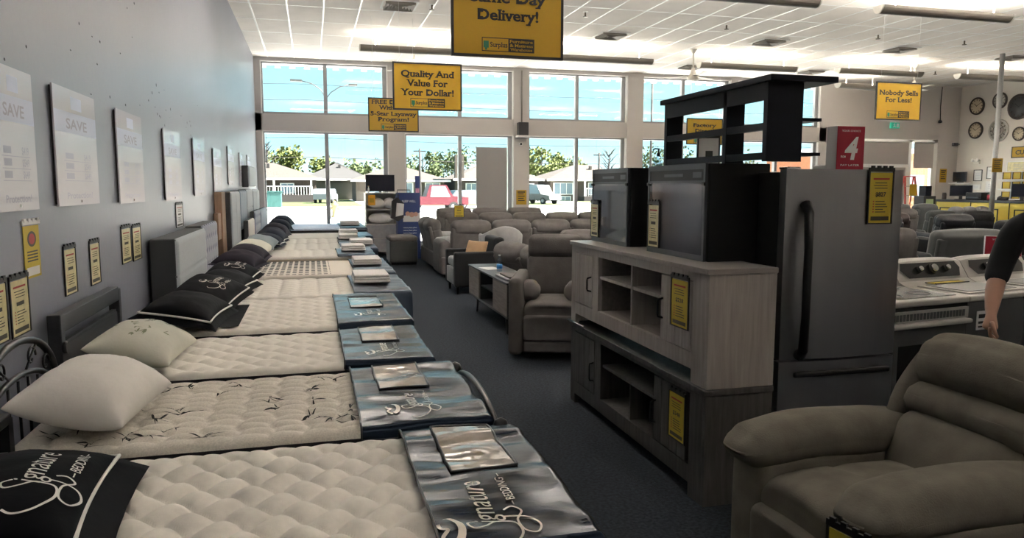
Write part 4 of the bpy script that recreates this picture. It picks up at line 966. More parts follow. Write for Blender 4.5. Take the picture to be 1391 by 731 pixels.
# ================================================================== CONSOLES, FIREPLACES, HUTCH, FRIDGE
NB = R(-90)                                                           # local front (-y) turned towards the aisle (-X)
def console(loc, label, wood, inner, top, d1, op, d2, zb, zt, shelves, h1, h2):
    L, D, H = 1.99, .375, .60
    t = thing('tv_console', label, 'tv console', loc, NB, 'stacked tv consoles')
    MB().box(-.01, L+.01, -.015, D, H-.028, H, bev=.003).build('top', top, t)
    for x0 in (0, L-.03): MB().box(x0, x0+.03, 0, D, 0, H-.029, bev=.002).build('side_panel', wood, t)
    b = MB(); b.box(.03, L-.03, D-.012, D-.004, .08, H-.03); b.build('back_panel', inner, t)
    b = MB(); b.box(.031, .09, 0, .03, 0, H-.03); b.box(L-.16 if d2[1] < 1.85 else L-.09, L-.031, 0, .03, 0, H-.03); b.box(.09, L-.09, 0, .03, zt, H-.03); b.box(.09, L-.09, .0, .03, .07, zb)
    b.box(d1[1], op[0], 0, .03, zb, zt); b.build('face_frame', wood, t)
    MB().box(.03, L-.03, .03, D-.013, zb-.02, zb).build('bottom_shelf', inner, t)
    for xx in (op[0]-.02, op[1]): MB().box(xx, xx+.02, .03, D-.013, zb, H-.03).build('partition', inner, t)
    for s_ in shelves:
        if s_[0] == 'v': MB().box(s_[1]-.008, s_[1]+.008, .012, D-.013, s_[2], s_[3]).build('divider', wood, t)
        else: MB().box(s_[2], s_[3], .015, D-.013, s_[1]-.009, s_[1]+.009).build('shelf', wood, t)
    for (x0, x1), (hx, hz0, hz1) in ((d1, h1), (d2, h2)):
        b = MB(); n = 4; w = (x1-x0)/n
        for i in range(n): b.box(x0+i*w+.0015, x0+(i+1)*w-.0015, -.004, .022, zb+.006, zt-.006, bev=.002)
        b.box(x0+.003, x1-.003, .004, .024, zb+.007, zt-.007); dr = b.build('door', wood, t)
        hm = MB(); hm.tube([(hx, -.002, hz0), (hx, -.032, hz0+.008), (hx, -.034, hz0+.02), (hx, -.034, hz1-.02), (hx, -.032, hz1-.008), (hx, -.002, hz1)], .006, 8); hm.build('handle', BLACKM, dr)
    return t
console((1.85, 5.20, 0), 'dark grey wood-grain tv console at the bottom of the stack, standing on the carpet', WOODD, WOODD, WOODD, (.09, .49), (.60, 1.42), (1.42, 1.80), .165, .545, [('h', .395, .60, 1.42), ('v', 1.06, .165, .39)], (.475, .26, .39), (1.445, .27, .40))
console((1.85, 5.20, .603), 'pale grey washed tv console on top of the darker one', WOODG, WOODIN, WOODT, (.09, .43), (.53, 1.48), (1.48, 1.82), .155, .525, [('v', 1.05, .155, .525), ('h', .385, .53, 1.04), ('h', .385, 1.06, 1.48)], (.41, .275, .375), (1.505, .28, .39))
price_tag((1.843, 3.49, .865), NB, .20, .285, 'yellow price tag on the right door of the pale console', '$228', TAGY)
price_tag((1.843, 3.49, .255), NB, .19, .285, 'yellow price tag on the right door of the dark console', '$348', TAGY)
t = thing('drawer_handle_bar', 'loose chrome bar between the two consoles at the far end', 'bar', (1.83, 5.02, .612)); MB().cyl((0, -.14, 0), (0, .2, 0), .007, 8).build('bar', CHROME, t)
t = price_tag((2.335, 6.27, .42), 0, .10, .27, 'narrow yellow tag hanging from the arm of the grey recliner behind the consoles', None, TAGY)

def fireplace(loc, w, label, glow):
    t = thing('electric_fireplace', label, 'fireplace', loc, NB, 'black electric fireplaces'); D, H = .37, .52
    b = MB(); b.box(.0, w, .012, D, .0, H, bev=.004); b.build('cabinet', FPBLK, t)
    f = MB(); f.box(0, w-.02, -.004, .012, 0, .03).box(0, .02, -.004, .012, .03, H-.03).box(w-.04, w-.02, -.004, .012, .03, H-.03).box(0, w-.02, -.004, .012, H-.03, H); f.box(.02, w-.04, -.004, .012, H-.105, H-.09); f.build('front_frame', FPTRIM, t)
    MB().box(.02, w-.04, -.001, .011, H-.09, H-.03).build('control_strip', FPBLK, t)
    g = MB(); g.box(w*.30, w*.62, -.003, 0, H-.068, H-.052).box(w*.78, w-.06, -.003, 0, H-.075, H-.045); g.build('display', FPTRIM, t)
    MB().box(.02, w-.04, -.002, .010, .03, H-.105).build('glass_front', FPGLASS, t)
    for xx in (.01, w-.03): MB().box(xx-.012, xx+.012, -.012, -.003, H-.118, H-.100).build('hinge', FPBLK, t)
    return t
fireplace((2.0, 5.18, 1.204), .66, 'black electric fireplace with glass front, far one on the pale console', 0)
fireplace((2.0, 4.23, 1.204), .71, 'black electric fireplace with glass front, near one on the pale console', 0)
price_tag((1.992, 5.105, 1.235), NB, .15, .27, 'pale price tag at the left of the far fireplace glass', None, TAGP)
price_tag((1.992, 4.13, 1.235), NB, .155, .29, 'pale price tag at the left of the near fireplace glass', None, TAGP)

t = thing('hutch', 'black open-back hutch with shelves standing on the near fireplace', 'hutch', (2.16, 4.36, 1.726), NB)
L, D = 1.11, .26
MB().box(-.03, L+.05, -.02, D+.10, .385, .415, bev=.003).build('top_board', NAVYW, t)
for x0, dd in ((0, .11), (.70, .11), (L-.035, .20)): MB().box(x0, x0+.035, 0, dd, 0, .384).build('upright', NAVYW, t)
MB().box(.035, L-.035, 0, .02, .30, .384).build('apron', NAVYW, t)
for z0, z2 in ((.155, .20), (.01, .03)):
    b = MB(); b.box(.036, .699, 0.002, .035, z0, z0+.035).box(.736, L-.036, .002, .035, z0, z0+.035).box(L-.16, L-.0, .201, .31, z2, z2+.016); b.build('shelf', NAVYW, t)
t = thing('sign_holder', 'small framed card behind the middle opening of the hutch', 'sign holder', (2.62, 4.62, 1.725), R(-10))
b = MB(); b.box(-.07, .07, -.006, .0, .02, .215); b.box(-.02, .03, -.008, -.006, .07, .12, 1); b.build('card', [PAPER, CHARF], t)
b = MB(); b.box(-.08, .08, -.012, .006, 0, .02).box(-.08, -.07, -.012, .006, .02, .225).box(.07, .08, -.012, .006, .02, .225).box(-.08, .08, -.012, .006, .205, .225); b.box(-.08, .08, -.04, .06, -.015, 0); b.build('frame', SIGNBK, t)
t = thing('display_shelf', 'narrow black shelf block behind the fireplaces carrying the pump bottle', 'shelf', (2.42, 4.55, 0)); 
MB().box(0, .38, 0, .62, 1.22, 1.71, bev=.005).build('block', FPBLK, t)
b = MB()
for (xx, yy) in ((.03, .03), (.35, .03), (.03, .59), (.35, .59)): b.box(xx-.02, xx+.02, yy-.02, yy+.02, 0, 1.22)
b.build('legs_frame', FPBLK, t)
t = thing('pump_bottle', 'clear pump bottle on the block behind the far fireplace', 'bottle', (2.46, 5.05, 1.71))
MB().lathe([(.035, 0), (.035, .09), (.025, .105), (.012, .112)], seg=14).build('bottle_body', CLEARB, t); MB().lathe([(.013, .112), (.013, .135), (.006, .137), (.006, .165)], seg=10).build('collar', SIGNBK, t)
MB().tube([(.01, 0, .165), (-.03, 0, .168), (-.045, 0, .155)], .006, 6).build('pump_spout', SIGNBK, t)

t = thing('refrigerator', 'dark stainless bottom-freezer refrigerator with a tall curved handle', 'refrigerator', (2.30, 3.28, 0))
w, h = .705, 1.69
MB().box(.005, w-.005, .055, .70, .04, h-.012, bev=.006).build('cabinet', FRSIDE, t)
def bow(z0, z1):
    b = MB(); n = 14; pts = [(w*i/n, -.004-.022*math.sin(PI*i/n)) for i in range(n+1)]+[(w, .05), (0, .05)]
    b.prism(pts, z0, z1, 'z'); return b
MB.build(bow(.712, h), 'upper_door', STEEL, t); MB.build(bow(.06, .70), 'freezer_drawer', STEEL, t)
b = MB(); hp = [(.11, -.015, .735), (.10, -.06, .77), (.08, -.095, .95), (.072, -.105, 1.12), (.08, -.095, 1.30), (.10, -.06, 1.47), (.11, -.015, 1.51)]
for s_ in (0,): b.tube(hp, [.032, .025, .021, .021, .021, .025, .032], 10)
b.build('door_handle', BLACKM, t); MB().box(.06, w-.06, -.06, -.035, .625, .655, bev=.01).build('drawer_handle', BLACKM, t)
b = MB()
for xx in (.08, w-.08):
    for yy in (.12, .62): b.cyl((xx, yy, 0), (xx, yy, .05), .025, 8)
b.build('feet', FRSIDE, t); MB().box(.02, .1, .02, .09, h+.001, h+.012, bev=.003).build('hinge_cover', CHROME, t)
price_tag((2.845, 3.252, 1.41), 0, .155, .30, 'bright yellow price tag at the top right of the refrigerator door', '$827', TAGY)
t = thing('numbered_box_sign', 'red box sign with a large white 4 on top of the refrigerator', 'sign', (2.73, 3.46, 1.692))
b = MB(); b.box(0, .175, 0, .085, 0, .235, bev=.002); b.build('box', PAPER, t)
b = MB(); b.box(.001, .174, -.0025, -.0005, .001, .234); P = lambda x, z: Vector((.0875+x, -.003, z))
lettering(b, '4', .12, lambda x, y: P(x+.005, .06+y), width=.085, bold=.03, shear=.2, mi=1); lettering(b, 'YOUR CHOICE', .010, lambda x, y: P(x, .205+y), width=.12, mi=1); lettering(b, 'FROM', .012, lambda x, y: P(x-.045, .066+y), width=.03, mi=1); lettering(b, 'PAY LATER', .010, lambda x, y: P(x, .022+y), width=.12, mi=1)
b.build('front_face', [RED4, PAPER], t)
t = thing('appliance_lid', 'white flat slab lying on top of the refrigerator at its right edge', 'slab', (2.86, 3.60, 1.692)); MB().box(0, .14, 0, .22, 0, .035, bev=.006).build('slab', PAPER, t)

# ================================================================== APPLIANCES ON THE RIGHT
def washer(loc, rz, label, band, sticker):
    t = thing('washing_machine', label, 'washing machine', loc, rz, 'white washing machines'); w, D = .70, .66
    MB().box(0, w, .015, D, .03, .885, bev=.008).build('cabinet', APPLG, t)  # shade on the white front is put into this grey colour
    b = MB(); b.box(-.004, w+.004, -.008, D, .888, .925, bev=.012, seg=3); b.build('top_deck', APPLW, t)
    b = MB(); b.box(.07, w-.07, .05, .42, .926, .936, bev=.004); b.build('lid_frame', APPLW, t)
    MB().box(.11, w-.11, .085, .385, .937, .940).build('lid_glass', APPLG, t)
    b = MB(); pr = [(.44, .926), (.50, .955), (.575, 1.085), (.62, 1.10), (D, 1.095), (D, .926)]; n = 16
    def sc(x): return 1-.10*abs(2*x/w-1)**3
    g = []
    for i in range(n+1):
        x = -.004+(w+.008)*i/n; k = sc(x); g.append([b.bm.verts.new((x, p[0], .926+(p[1]-.926)*k)) for p in pr])
    for i in range(n):
        for j in range(len(pr)): b.face([g[i][j], g[i+1][j], g[i+1][(j+1) % 6], g[i][(j+1) % 6]], 0, False)
    b.face(g[0]); b.face(g[-1][::-1]); b.build('console_hood', APPLW, t)
    f = lambda x, s_: Vector((x, .503+.07*s_-.004, .963+.118*s_*sc(x)+.003))
    b = MB(); q = [(.10, .06), (w-.08, .06), (w-.045, .55), (w-.07, .93), (.07, .93), (.045, .55)]; b.face([b.bm.verts.new(f(*p)) for p in q]); pn = b.build('control_panel', PANELB, t)
    for x, r_ in ((.22, .022), (.36, .034), (.50, .022)):
        c = f(x, .5); nrm = Vector((0, -.86, .5)); k = MB(); k.cyl(c, c+nrm*.022, r_*1.15, 16, 0, r_*1.05); k.cyl(c+nrm*.022, c+nrm*.036, r_*.9, 16, 1, r_*.75); k.build('knob', [PANELB, CHROME], t)
    if band:
        MB().box(.0, w, -.004, .014, .862, .884).build('shadow_gap', PANELB, t)
        b = MB(); b.box(.01, w-.01, -.01, .014, .795, .855, 0)
        for i in range(22): b.box(.03+i*.029, .05+i*.029, -.013, -.009, .806, .845, 1)
        b.build('vent_band', [APPLW, APPLG], t); MB().box(.0, w, -.035, .0, .765, .788, bev=.008).build('door_lip', APPLW, t)
    if sticker:
        b = MB(); b.box(.10, .22, .010, .0148, .70, .82); b.box(.115, .205, .008, .0099, .775, .80, 1).box(.115, .18, .008, .0099, .74, .755, 1).box(.115, .2, .008, .0099, .715, .725, 1); b.build('sticker', [PAPER, SIGNBK], t)
    return t
wa = R(9)
washer((3.945, 3.70, 0), wa, 'white washing machine with three chrome knobs, next to the range', False, True)
washer((3.945+.715*math.cos(wa), 3.70+.715*math.sin(wa), 0), wa, 'white washing machine behind the person in black', False, False)
t = thing('electric_range', 'white slide-in range with dark glass cooktop and slotted vent, right beside the refrigerator', 'range', (3.225, 3.575, 0), wa); w, D = .70, .64
MB().box(0, w, .02, D, .06, .885, bev=.006).build('body', APPLG, t)
b = MB(); b.box(-.003, w+.003, -.012, D, .892, .93, bev=.012, seg=3); b.build('cooktop_frame', APPLW, t)
ct = MB().box(.04, w-.04, .05, D-.04, .9305, .934).build('glass_cooktop', PANELB, t)
for (cx, cy_, r_) in ((.20, .19, .10), (.50, .19, .075), (.20, .45, .075), (.50, .45, .10)):
    k = MB(); k.tube([(cx+r_*math.cos(2*PI*i/24), cy_+r_*math.sin(2*PI*i/24), .9345) for i in range(24)], .003, 5, closed=True); k.build('burner_ring', APPLG, ct)
MB().box(.0, w, .0, .019, .868, .890).build('shadow_gap', PANELB, t)
b = MB(); b.box(.004, w-.004, -.012, .019, .80, .866)
for i in range(22): b.box(.03+i*.029, .05+i*.029, -.015, -.011, .812, .852, 1)
b.build('vent_band', [APPLW, APPLG], t); MB().box(.0, w, -.045, .019, .768, .796, bev=.010).build('door_handle', APPLW, t)
dr = MB().box(.01, w-.01, -.004, .019, .24, .765, bev=.004).build('oven_door', APPLG, t); MB().box(.10, w-.10, -.0065, -.0045, .34, .66).build('oven_window', PANELB, dr)
MB().box(.01, w-.01, -.004, .019, .07, .23, bev=.004).build('drawer', APPLG, t); MB().box(.03, w-.03, .05, D-.05, 0, .06).build('plinth', PANELB, t)
t = thing('price_card', 'yellow folded card lying flat before the knobs of the washing machine', 'card', (4.24, 4.17, .942), wa); b = MB(); b.box(-.15, .17, -.03, .035, 0, .004); b.box(-.16, .18, -.04, -.03, 0, .006, 1).box(-.16, .18, .035, .045, 0, .006, 1); b.build('card', [TAGY, TAGBK], t)
t = thing('numbered_box_sign', 'red box sign with a partly hidden white number behind the washing machines', 'sign', (5.78, 5.30, 0), R(-38)); b = MB(); b.box(0, .28, .0, .06, .93, 1.17); P = lambda x, z: Vector((.14+x, -.003, z))
b.box(.002, .278, -.002, -.0005, .932, 1.168, 1); lettering(b, '4', .13, lambda x, y: P(x, .98+y), width=.10, bold=.03, shear=.2, mi=0); lettering(b, 'YOUR CHOICE', .014, lambda x, y: P(x, 1.135+y), width=.18, mi=0); b.build('box', [PAPER, RED4], t)
b = MB(); b.box(-.05, .55, -.03, .5, 0, .925, bev=.01); b.build('plinth', APPLW, t)

# ================================================================== RECLINERS AND SOFAS
def tag_part(t): pass
def fabric_tilt(a, c): return T(*c) @ RX(a) @ T(-c[0], -c[1], -c[2])
t = thing('recliner', 'large taupe recliner in the right foreground with padded arms', 'recliner', (1.585, 2.15, 0), NB)
# local: x across (left = far arm), y depth from the front (0) to the back
W2 = .43
MB().soft((0, .46, .25), (.70, .74, .36), .04, n=5).build('base', TAUPE, t)
def seatfn(p, u, v, w):
    if w > 0: p.z += .02*math.cos(u*1.4)-.012*max(0, 1-abs(v+.12)/.10)
    if v < -.5 and w > 0: p.z -= .03*(-v-.5)
    return p
MB().soft((0, .36, .435), (.50, .70, .17), .075, (0, -.03, .03), n=16, fn=seatfn).build('seat_cushion', TAUPE, t)
MB().soft((0, .03, .25), (.495, .10, .33), .045, (0, -.035, 0), n=8).build('footrest', TAUPE, t)
for s_ in (-1, 1):
    b = MB(); b.soft((s_*.328, .42, .30), (.205, .80, .56), .04, (.01, .01, 0), n=6); a = b.build('arm', TAUPE, t)
    def armfn(p, u, v, w, s_=s_):
        p.z += .018*math.cos(v*1.5)+(-.035*max(0, -v-.55) if w > 0 else 0); p.x += .012*noise.noise(Vector((v*2, w, s_))); return p
    MB().soft((s_*.325, .38, .60), (.235, .80, .155), .07, (.0, .03, .02), n=10, fn=armfn).build('arm_pad', TAUPE, a)
bk = fabric_tilt(R(-20), (0, .66, .45))
def backfn(p, u, v, w):
    p.y += .035*u*u*(-1 if v < 0 else .3)*0; p.z += -.02*abs(u)**3*(w > 0); p.y += .006*noise.noise(Vector((u*3, w*2, v))); return p
MB().soft((0, .74, .67), (.60, .15, .58), .06, n=6, xf=bk).build('back_frame', TAUPE, t)
MB().soft((0, .655, .585), (.54, .19, .33), .085, (0, .045, .015), n=10, fn=backfn, xf=bk).build('lumbar_cushion', TAUPE, t)
MB().soft((0, .655, .775), (.56, .18, .155), .065, (0, .03, .0), n=10, fn=backfn, xf=bk).build('middle_cushion', TAUPE, t)
MB().soft((0, .66, .94), (.58, .20, .225), .085, (0, .04, .02), n=10, fn=backfn, xf=bk).build('headrest', TAUPE, t)
for s_ in (-1, 1):
    def wfn(p, u, v, w, s_=s_): p.x -= s_*.05*max(0, w)**2; p.y += .05*max(0, w); return p
    MB().soft((s_*.315, .70, .77), (.10, .20, .54), .045, (.01, .01, 0), n=8, fn=wfn, xf=bk).build('side_wing', TAUPE, t)
b = MB()
for xx in (-.28, .28):
    for yy in (.12, .75): b.cyl((xx, yy, 0), (xx, yy, .08), .025, 8)
b.build('feet', BLACKM, t)
price_tag((1.508, 1.765, .30), R(-80), .17, .31, 'yellow price tag in a black holder on the front of the taupe recliner arm', '$499', TAGY)

t = thing('recliner', 'grey recliner facing the camera between the low tv stand and the consoles', 'recliner', (2.08, 6.42, 0), R(-21)); t.scale = (.90, 1, 1)
MB().soft((0, .42, .25), (.60, .74, .40), .03, n=4).build('base', GREYF, t)
MB().soft((0, .36, .44), (.56, .72, .17), .07, (0, -.04, .03), n=10).build('seat_cushion', GREYF, t); MB().soft((0, .02, .30), (.56, .09, .24), .04, (0, -.03, 0), n=6).build('footrest', GREYF, t)
MB().soft((0, .03, .125), (.56, .07, .11), .03, (0, -.01, 0), n=4).build('lower_panel', GREYF, t)
for s_ in (-1, 1):
    MB().soft((s_*.36, .42, .40), (.15, .84, .72), .05, (.005, 0, .01), n=6).build('arm', GREYF, t)
    MB().soft((s_*.245, .30, .61), (.22, .30, .17), .08, (.01, .01, .02), n=6).build('bolster', GREYF, t)
bk2 = fabric_tilt(R(-14), (0, .62, .5))
MB().soft((0, .68, .72), (.60, .17, .42), .06, (0, .03, 0), n=8, xf=bk2).build('back_cushion', GREYF, t); MB().soft((0, .67, 1.02), (.60, .19, .24), .07, (0, .035, .01), n=8, xf=bk2).build('headrest', GREYF, t)
MB().soft((0, .80, .60), (.64, .12, .80), .05, n=4, xf=bk2).build('back_frame', GREYF, t)
for s_ in (-1, 1): MB().box(s_*.25-.03, s_*.25+.03, .1, .7, 0, .05).build('glide', BLACKM, t)

def sofa(name, loc, rz, L, n, fab, label, cat='sofa', h=.95, D=.95, arm=.2, armh=.62, tilt=16, group=None, side=None, top=.0, hd=True, foot=True, lean=None):
    """local front is -y, back +y; parts: base, arms, seat and back cushions, back panel"""
    t = thing(name, label, cat, loc, rz, group or 'sofas on the shop floor'); x0, x1 = -L/2+arm, L/2-arm; w = (x1-x0)/n
    MB().soft((0, D*.5, .22), (L-.04, D*.86, .30), .03, n=2).build('base', fab, t)
    for s_ in (-1, 1): MB().soft((s_*(L/2-arm/2), D*.45, armh/2+.04), (arm, D*.86, armh-.04), .06, (.01, .01, .02), n=4).build('arm', side or fab, t)
    M_ = fabric_tilt(R(-tilt), (0, D*.72, .40))
    for i in range(n):
        xc = x0+w*(i+.5); MB().soft((xc, D*.36, .42), (w-.012, D*.66, .16), .06, (0, .02, .03), n=4).build('seat_cushion', fab, t)
        if hd:
            MB().soft((xc, D*.76, .40+(h-.40)*.36), (w-.014, .20, (h-.40)*.72), .07, (.0, .04, .0), n=4, xf=M_).build('back_cushion', fab, t)
            MB().soft((xc, D*.77, h-.115), (w-.02, .24, .25), .085, (.0, .04, .025), n=6, xf=M_).build('headrest', fab, t)
        else: MB().soft((xc, D*.76, (.42+h)/2), (w-.012, .24, h-.42), .09, (.0, .05, .03), n=7, xf=M_).build('back_cushion', fab, t)
        MB().soft((xc, D*.865, (.12+h-.10)/2), (w-.006, .07, h-.22), .03, (0, .012, 0), n=3, xf=M_).build('back_panel', fab, t)
    if foot:
        for sx in (-1, 1):
            for yy in (.12, D-.2): MB().cyl((sx*(L/2-.1), yy, 0), (sx*(L/2-.1), yy, .08), .025, 8).build('foot', BLACKM, t)
    return t
PI_ = PI
sofa('reclining_sofa', (3.55, 8.98, 0), R(90+16), 2.35, 3, GREYF, 'grey reclining sofa with tilted backs behind the low tv stand', h=.90, tilt=24, arm=.16)
sofa('sectional_sofa', (3.80, 13.68, 0), PI, 3.35, 4, GREYB, 'brown grey sofa seen from behind, directly beyond the black armchair', h=.99, tilt=6)
sofa('sectional_sofa', (3.06, 14.75, 0), R(90), 1.75, 2, GREYB, 'brown grey sofa wing turned along the aisle behind the black armchair', h=.98, tilt=12, side=GREYL)
sofa('sectional_sofa', (4.6, 16.55, 0), PI, 4.2, 5, GREYB, 'long brown grey sofa seen from behind, second row from the windows', h=1.02, tilt=6)
sofa('sectional_sofa', (4.1, 18.2, 0), PI, 3.0, 3, GREYB, 'brown grey sofa in the row closest to the windows', h=1.08, tilt=6, D=.9)
sofa('recliner', (7.6, 14.4, 0), R(60), 1.0, 1, GREYF, 'grey recliner at the right end of the long sofa, near the third window', cat='recliner', h=1.02, tilt=14)
sofa('sofa', (4.75, 12.05, 0), PI, 2.3, 3, GREYB, 'brown grey sofa behind the consoles, left of the far fireplace', h=.90, tilt=8)
price_tag((3.0, 15.60, .95), 0, .22, .28, 'yellow tag on the back of the sofa in the second row from the windows', None, TAGY)
t = thing('barrel_chair', 'round backed pale chair between the black armchair and the sofas', 'chair', (3.02, 12.05, 0), R(180))
b = MB(); pr = [(.36*math.cos(a), .36*math.sin(a)) for a in [PI*(-.10+1.2*i/20) for i in range(21)]]
for (r0, r1, z0, z1) in ((.30, .37, .36, .96),):
    g = [[b.bm.verts.new((r_*math.cos(a), r_*math.sin(a), zz*(1 if zz < .5 else 1-.16*abs(math.cos(a))**2))) for (r_, zz) in ((r0, z0), (r0+.0, z1-.03), (r0+.02, z1), (r1-.02, z1), (r1, z1-.03), (r1-.03, z0))] for a in [PI*(-.10+1.2*i/24) for i in range(25)]]
    for i in range(24):
        for j in range(6): b.face([g[i][j], g[i+1][j], g[i+1][(j+1) % 6], g[i][(j+1) % 6]], 0, True)
    b.face(g[0]); b.face(g[-1][::-1])
b.build('back_shell', GREYL, t); MB().lathe([(.27, .34), (.30, .38), (.30, .44), (.26, .47), (.1, .485)], seg=20).build('seat_cushion', GREYF, t); MB().lathe([(.20, 0), (.20, .02), (.04, .05), (.04, .34)], seg=16).build('pedestal', CHROME, t)

t = thing('armchair', 'black velvet armchair with pale seat front, beyond the low tv stand', 'armchair', (2.0, 11.17, 0), NB)
MB().soft((0, .42, .30), (.56, .72, .26), .03, n=3).build('base', BLKF, t); MB().soft((0, .36, .46), (.54, .70, .14), .05, (0, -.01, .02), n=5).build('seat_cushion', GREYL, t); MB().box(-.27, .27, -.002, .06, .14, .38, bev=.01).build('front_panel', GREYL, t)
for s_ in (-1, 1): MB().soft((s_*.35, .40, .37), (.14, .80, .52), .03, n=3).build('arm', BLKF, t)
MB().soft((0, .70, .56), (.70, .16, .56), .05, (0, .02, 0), n=4).build('back_cushion', BLKF, t)
for sx in (-1, 1):
    for yy in (.06, .70): MB().cyl((sx*.33, yy, 0), (sx*.33, yy, .12), .02, 8, r2=.03).build('leg', BLACKM, t)
pillow((2.42, 11.08, .56), .44, .42, .13, 'tan square cushion propped on the black armchair', TAN, R(-60), R(72), 0, 0, None, None, 41, pinch=.05)

t = thing('tv_stand', 'low tv stand with grey wood doors and a black open middle', 'tv stand', (1.95, 9.48, 0), NB); L, D = 2.0, .40
MB().box(-.005, L+.005, -.01, D, .572, .592, bev=.002).build('top', BLACKW, t); b = MB(); b.box(0, L, 0, D, .205, .225); b.box(0, .018, 0, D, .226, .571).box(L-.018, L, 0, D, .226, .571).box(.62, .64, .01, D, .226, .571).box(1.32, 1.34, .01, D, .226, .571).box(.02, L-.02, D-.01, D, .226, .571); b.build('carcass', BLACKW, t)
MB().box(.641, 1.319, .02, D-.012, .385, .402).build('shelf', BLACKW, t)
for x0, x1 in ((.02, .615), (1.345, 1.98)): MB().box(x0, x1, -.004, .014, .23, .566, bev=.002).build('door', mat('grey_oak_door', (.20, .17, .155), .6, var=.2, vscale=5, stretch=(1, 9, 9)), t)
for xx in (.22, L-.22):
    for yy in (.06, D-.06): MB().cyl((xx, yy, 0), (xx+(.05 if xx < 1 else -.05)*-1*-1, yy, .205), .012, 8, r2=.02).build('leg', BLACKW, t)
t = thing('water_bottle', 'small water bottle with blue label lying on the low tv stand', 'bottle', (2.13, 8.55, .594)); MB().lathe([(.03, 0), (.033, .01), (.033, .13), (.02, .16), (.012, .17), (.012, .185)], seg=14).build('bottle_body', CLEARB, t); MB().cyl((0, 0, .035), (0, 0, .085), .0345, 14).build('label', WATER, t); MB().cyl((0, 0, .185), (0, 0, .2), .014, 10).build('cap', PAPER, t)
t = thing('folded_throw', 'grey folded cloth lying on the near end of the low tv stand', 'cloth', (2.12, 7.88, .594)); MB().soft((0, 0, .012), (.28, .55, .022), .01, (0, 0, .004), n=4).build('lower_fold', GREYL, t); MB().soft((.01, -.03, .034), (.24, .42, .02), .009, (0, 0, .004), n=4).build('upper_fold', GREYF, t)
t = thing('paper_sheet', 'white sheet of paper by the bottle on the low tv stand', 'paper', (2.1, 8.9, .594), R(12)); MB().box(-.10, .10, -.14, .14, 0, .002).build('sheet', PAPER, t)

t = thing('ottoman', 'dark grey storage ottoman with pale left side before the blue poster', 'ottoman', (1.49, 15.2, 0)); MB().box(.03, .54, .03, .74, .0, .05).build('plinth', BLACKM, t); MB().soft((.285, .385, .27), (.57, .77, .44), .03, n=4).build('body', CHARF, t); MB().soft((.285, .385, .53), (.58, .78, .11), .045, (0, 0, .015), n=6).build('top_cushion', GREYB, t)
# ================================================================== DISPLAYS NEAR THE WINDOWS
t = thing('pillow_rack', 'grey rack of white pillows with a television on top, beside the windows', 'rack', (1.16, 17.3, 0)); w, D = .72, .5
b = MB(); b.box(0, .02, 0, D, 0, 1.45).box(w-.02, w, 0, D, 0, 1.45).box(.02, w-.02, D-.02, D, 0, 1.45); b.build('frame', FIXEND, t)
for z in (.72, 1.06, 1.43): MB().box(.021, w-.021, 0, D-.021, z, z+.02).build('shelf', FIXEND, t)
for z0, z1 in ((.1, .40), (.41, .71)): MB().box(.025, w-.025, -.012, .02, z0, z1, bev=.004).build('drawer', GREYL, t)
for (x, z, ww, lb) in ((1.50, .745, .62, 'white pillow on the lower shelf of the rack'), (1.42, 1.085, .46, 'white pillow on the upper shelf of the rack, left'), (1.72, 1.09, .34, 'white pillow on the upper shelf of the rack, right')):
    pillow((x, 17.49, z), ww*.9, .34, .25, lb, PILW, 0, 0, 0, 0, None, None, 50+int(x*10), n=12, group='pillows on the rack')
t = thing('television', 'small black television on top of the pillow rack', 'television', (1.18, 17.42, 1.455)); MB().box(0, .66, 0, .04, .03, .41, bev=.006).build('bezel', SIGNBK, t); MB().box(.012, .648, -.003, -.0005, .045, .398).build('screen', SCREEN, t); MB().box(.2, .46, -.06, .12, 0, .012).build('stand_base', SIGNBK, t); MB().box(.30, .36, .015, .035, .012, .03).build('stand_neck', SIGNBK, t)
t = thing('spray_bottle', 'little white bottle beside the television', 'bottle', (1.24, 17.36, 1.455)); MB().lathe([(.02, 0), (.022, .01), (.022, .09), (.01, .11), (.01, .135)], seg=10).build('bottle_body', PAPER, t); MB().cyl((0, 0, .135), (0, 0, .155), .013, 8).build('cap', TAN, t)
t = thing('orange_card', 'orange card on the pillow rack', 'card', (1.30, 17.28, 1.17)); b = MB(); b.box(-.08, .08, 0, .008, 0, .23); b.box(-.05, .05, -.002, 0, .06, .16, 1); b.build('card', [ORANGE, YELLOW], t)
t = thing('poster_display', 'blue poster display box with a peach picture behind the ottoman', 'display', (1.80, 16.5, 0)); w = .50
MB().box(0, w, .004, .34, 0, 1.46).build('box', BLUEP, t); b = MB(); P = lambda x, z: Vector((x, -.001, z))
b.box(.005, w-.005, -.0005, .003, .02, 1.45); lettering(b, 'SLEEP WELL', .05, lambda x, y: P(w/2+x, 1.25+y), width=.30, mi=1)
b.face([b.bm.verts.new(P(*q)) for q in ((.12, .82), (w-.005, .82), (w-.005, 1.02), (.12, .95))], 2); 
for i, (cx, cz, r_) in enumerate(((.22, 1.0, .05), (.31, .98, .06), (.40, .99, .05))): b.face([b.bm.verts.new(P(cx+r_*math.cos(2*PI*k/14), cz+r_*math.sin(2*PI*k/14))+Vector((0, -.0006*(i+1), 0))) for k in range(14)], 3)
for k in range(3): lettering(b, 'memory foam pillow', .028, lambda x, y, k=k: P(w/2+.02+x, .68-.06*k+y), width=.30, mi=1)
b.build('poster', [BLUEP, PAPER, PAPER, PEACH], t); MB().box(w*.80, w, .05, .09, 1.46, 1.83).build('header_card', BLUEP, t); MB().box(w*.82, w*.98, .044, .049, 1.44, 1.56).build('pink_label', PINK, t)
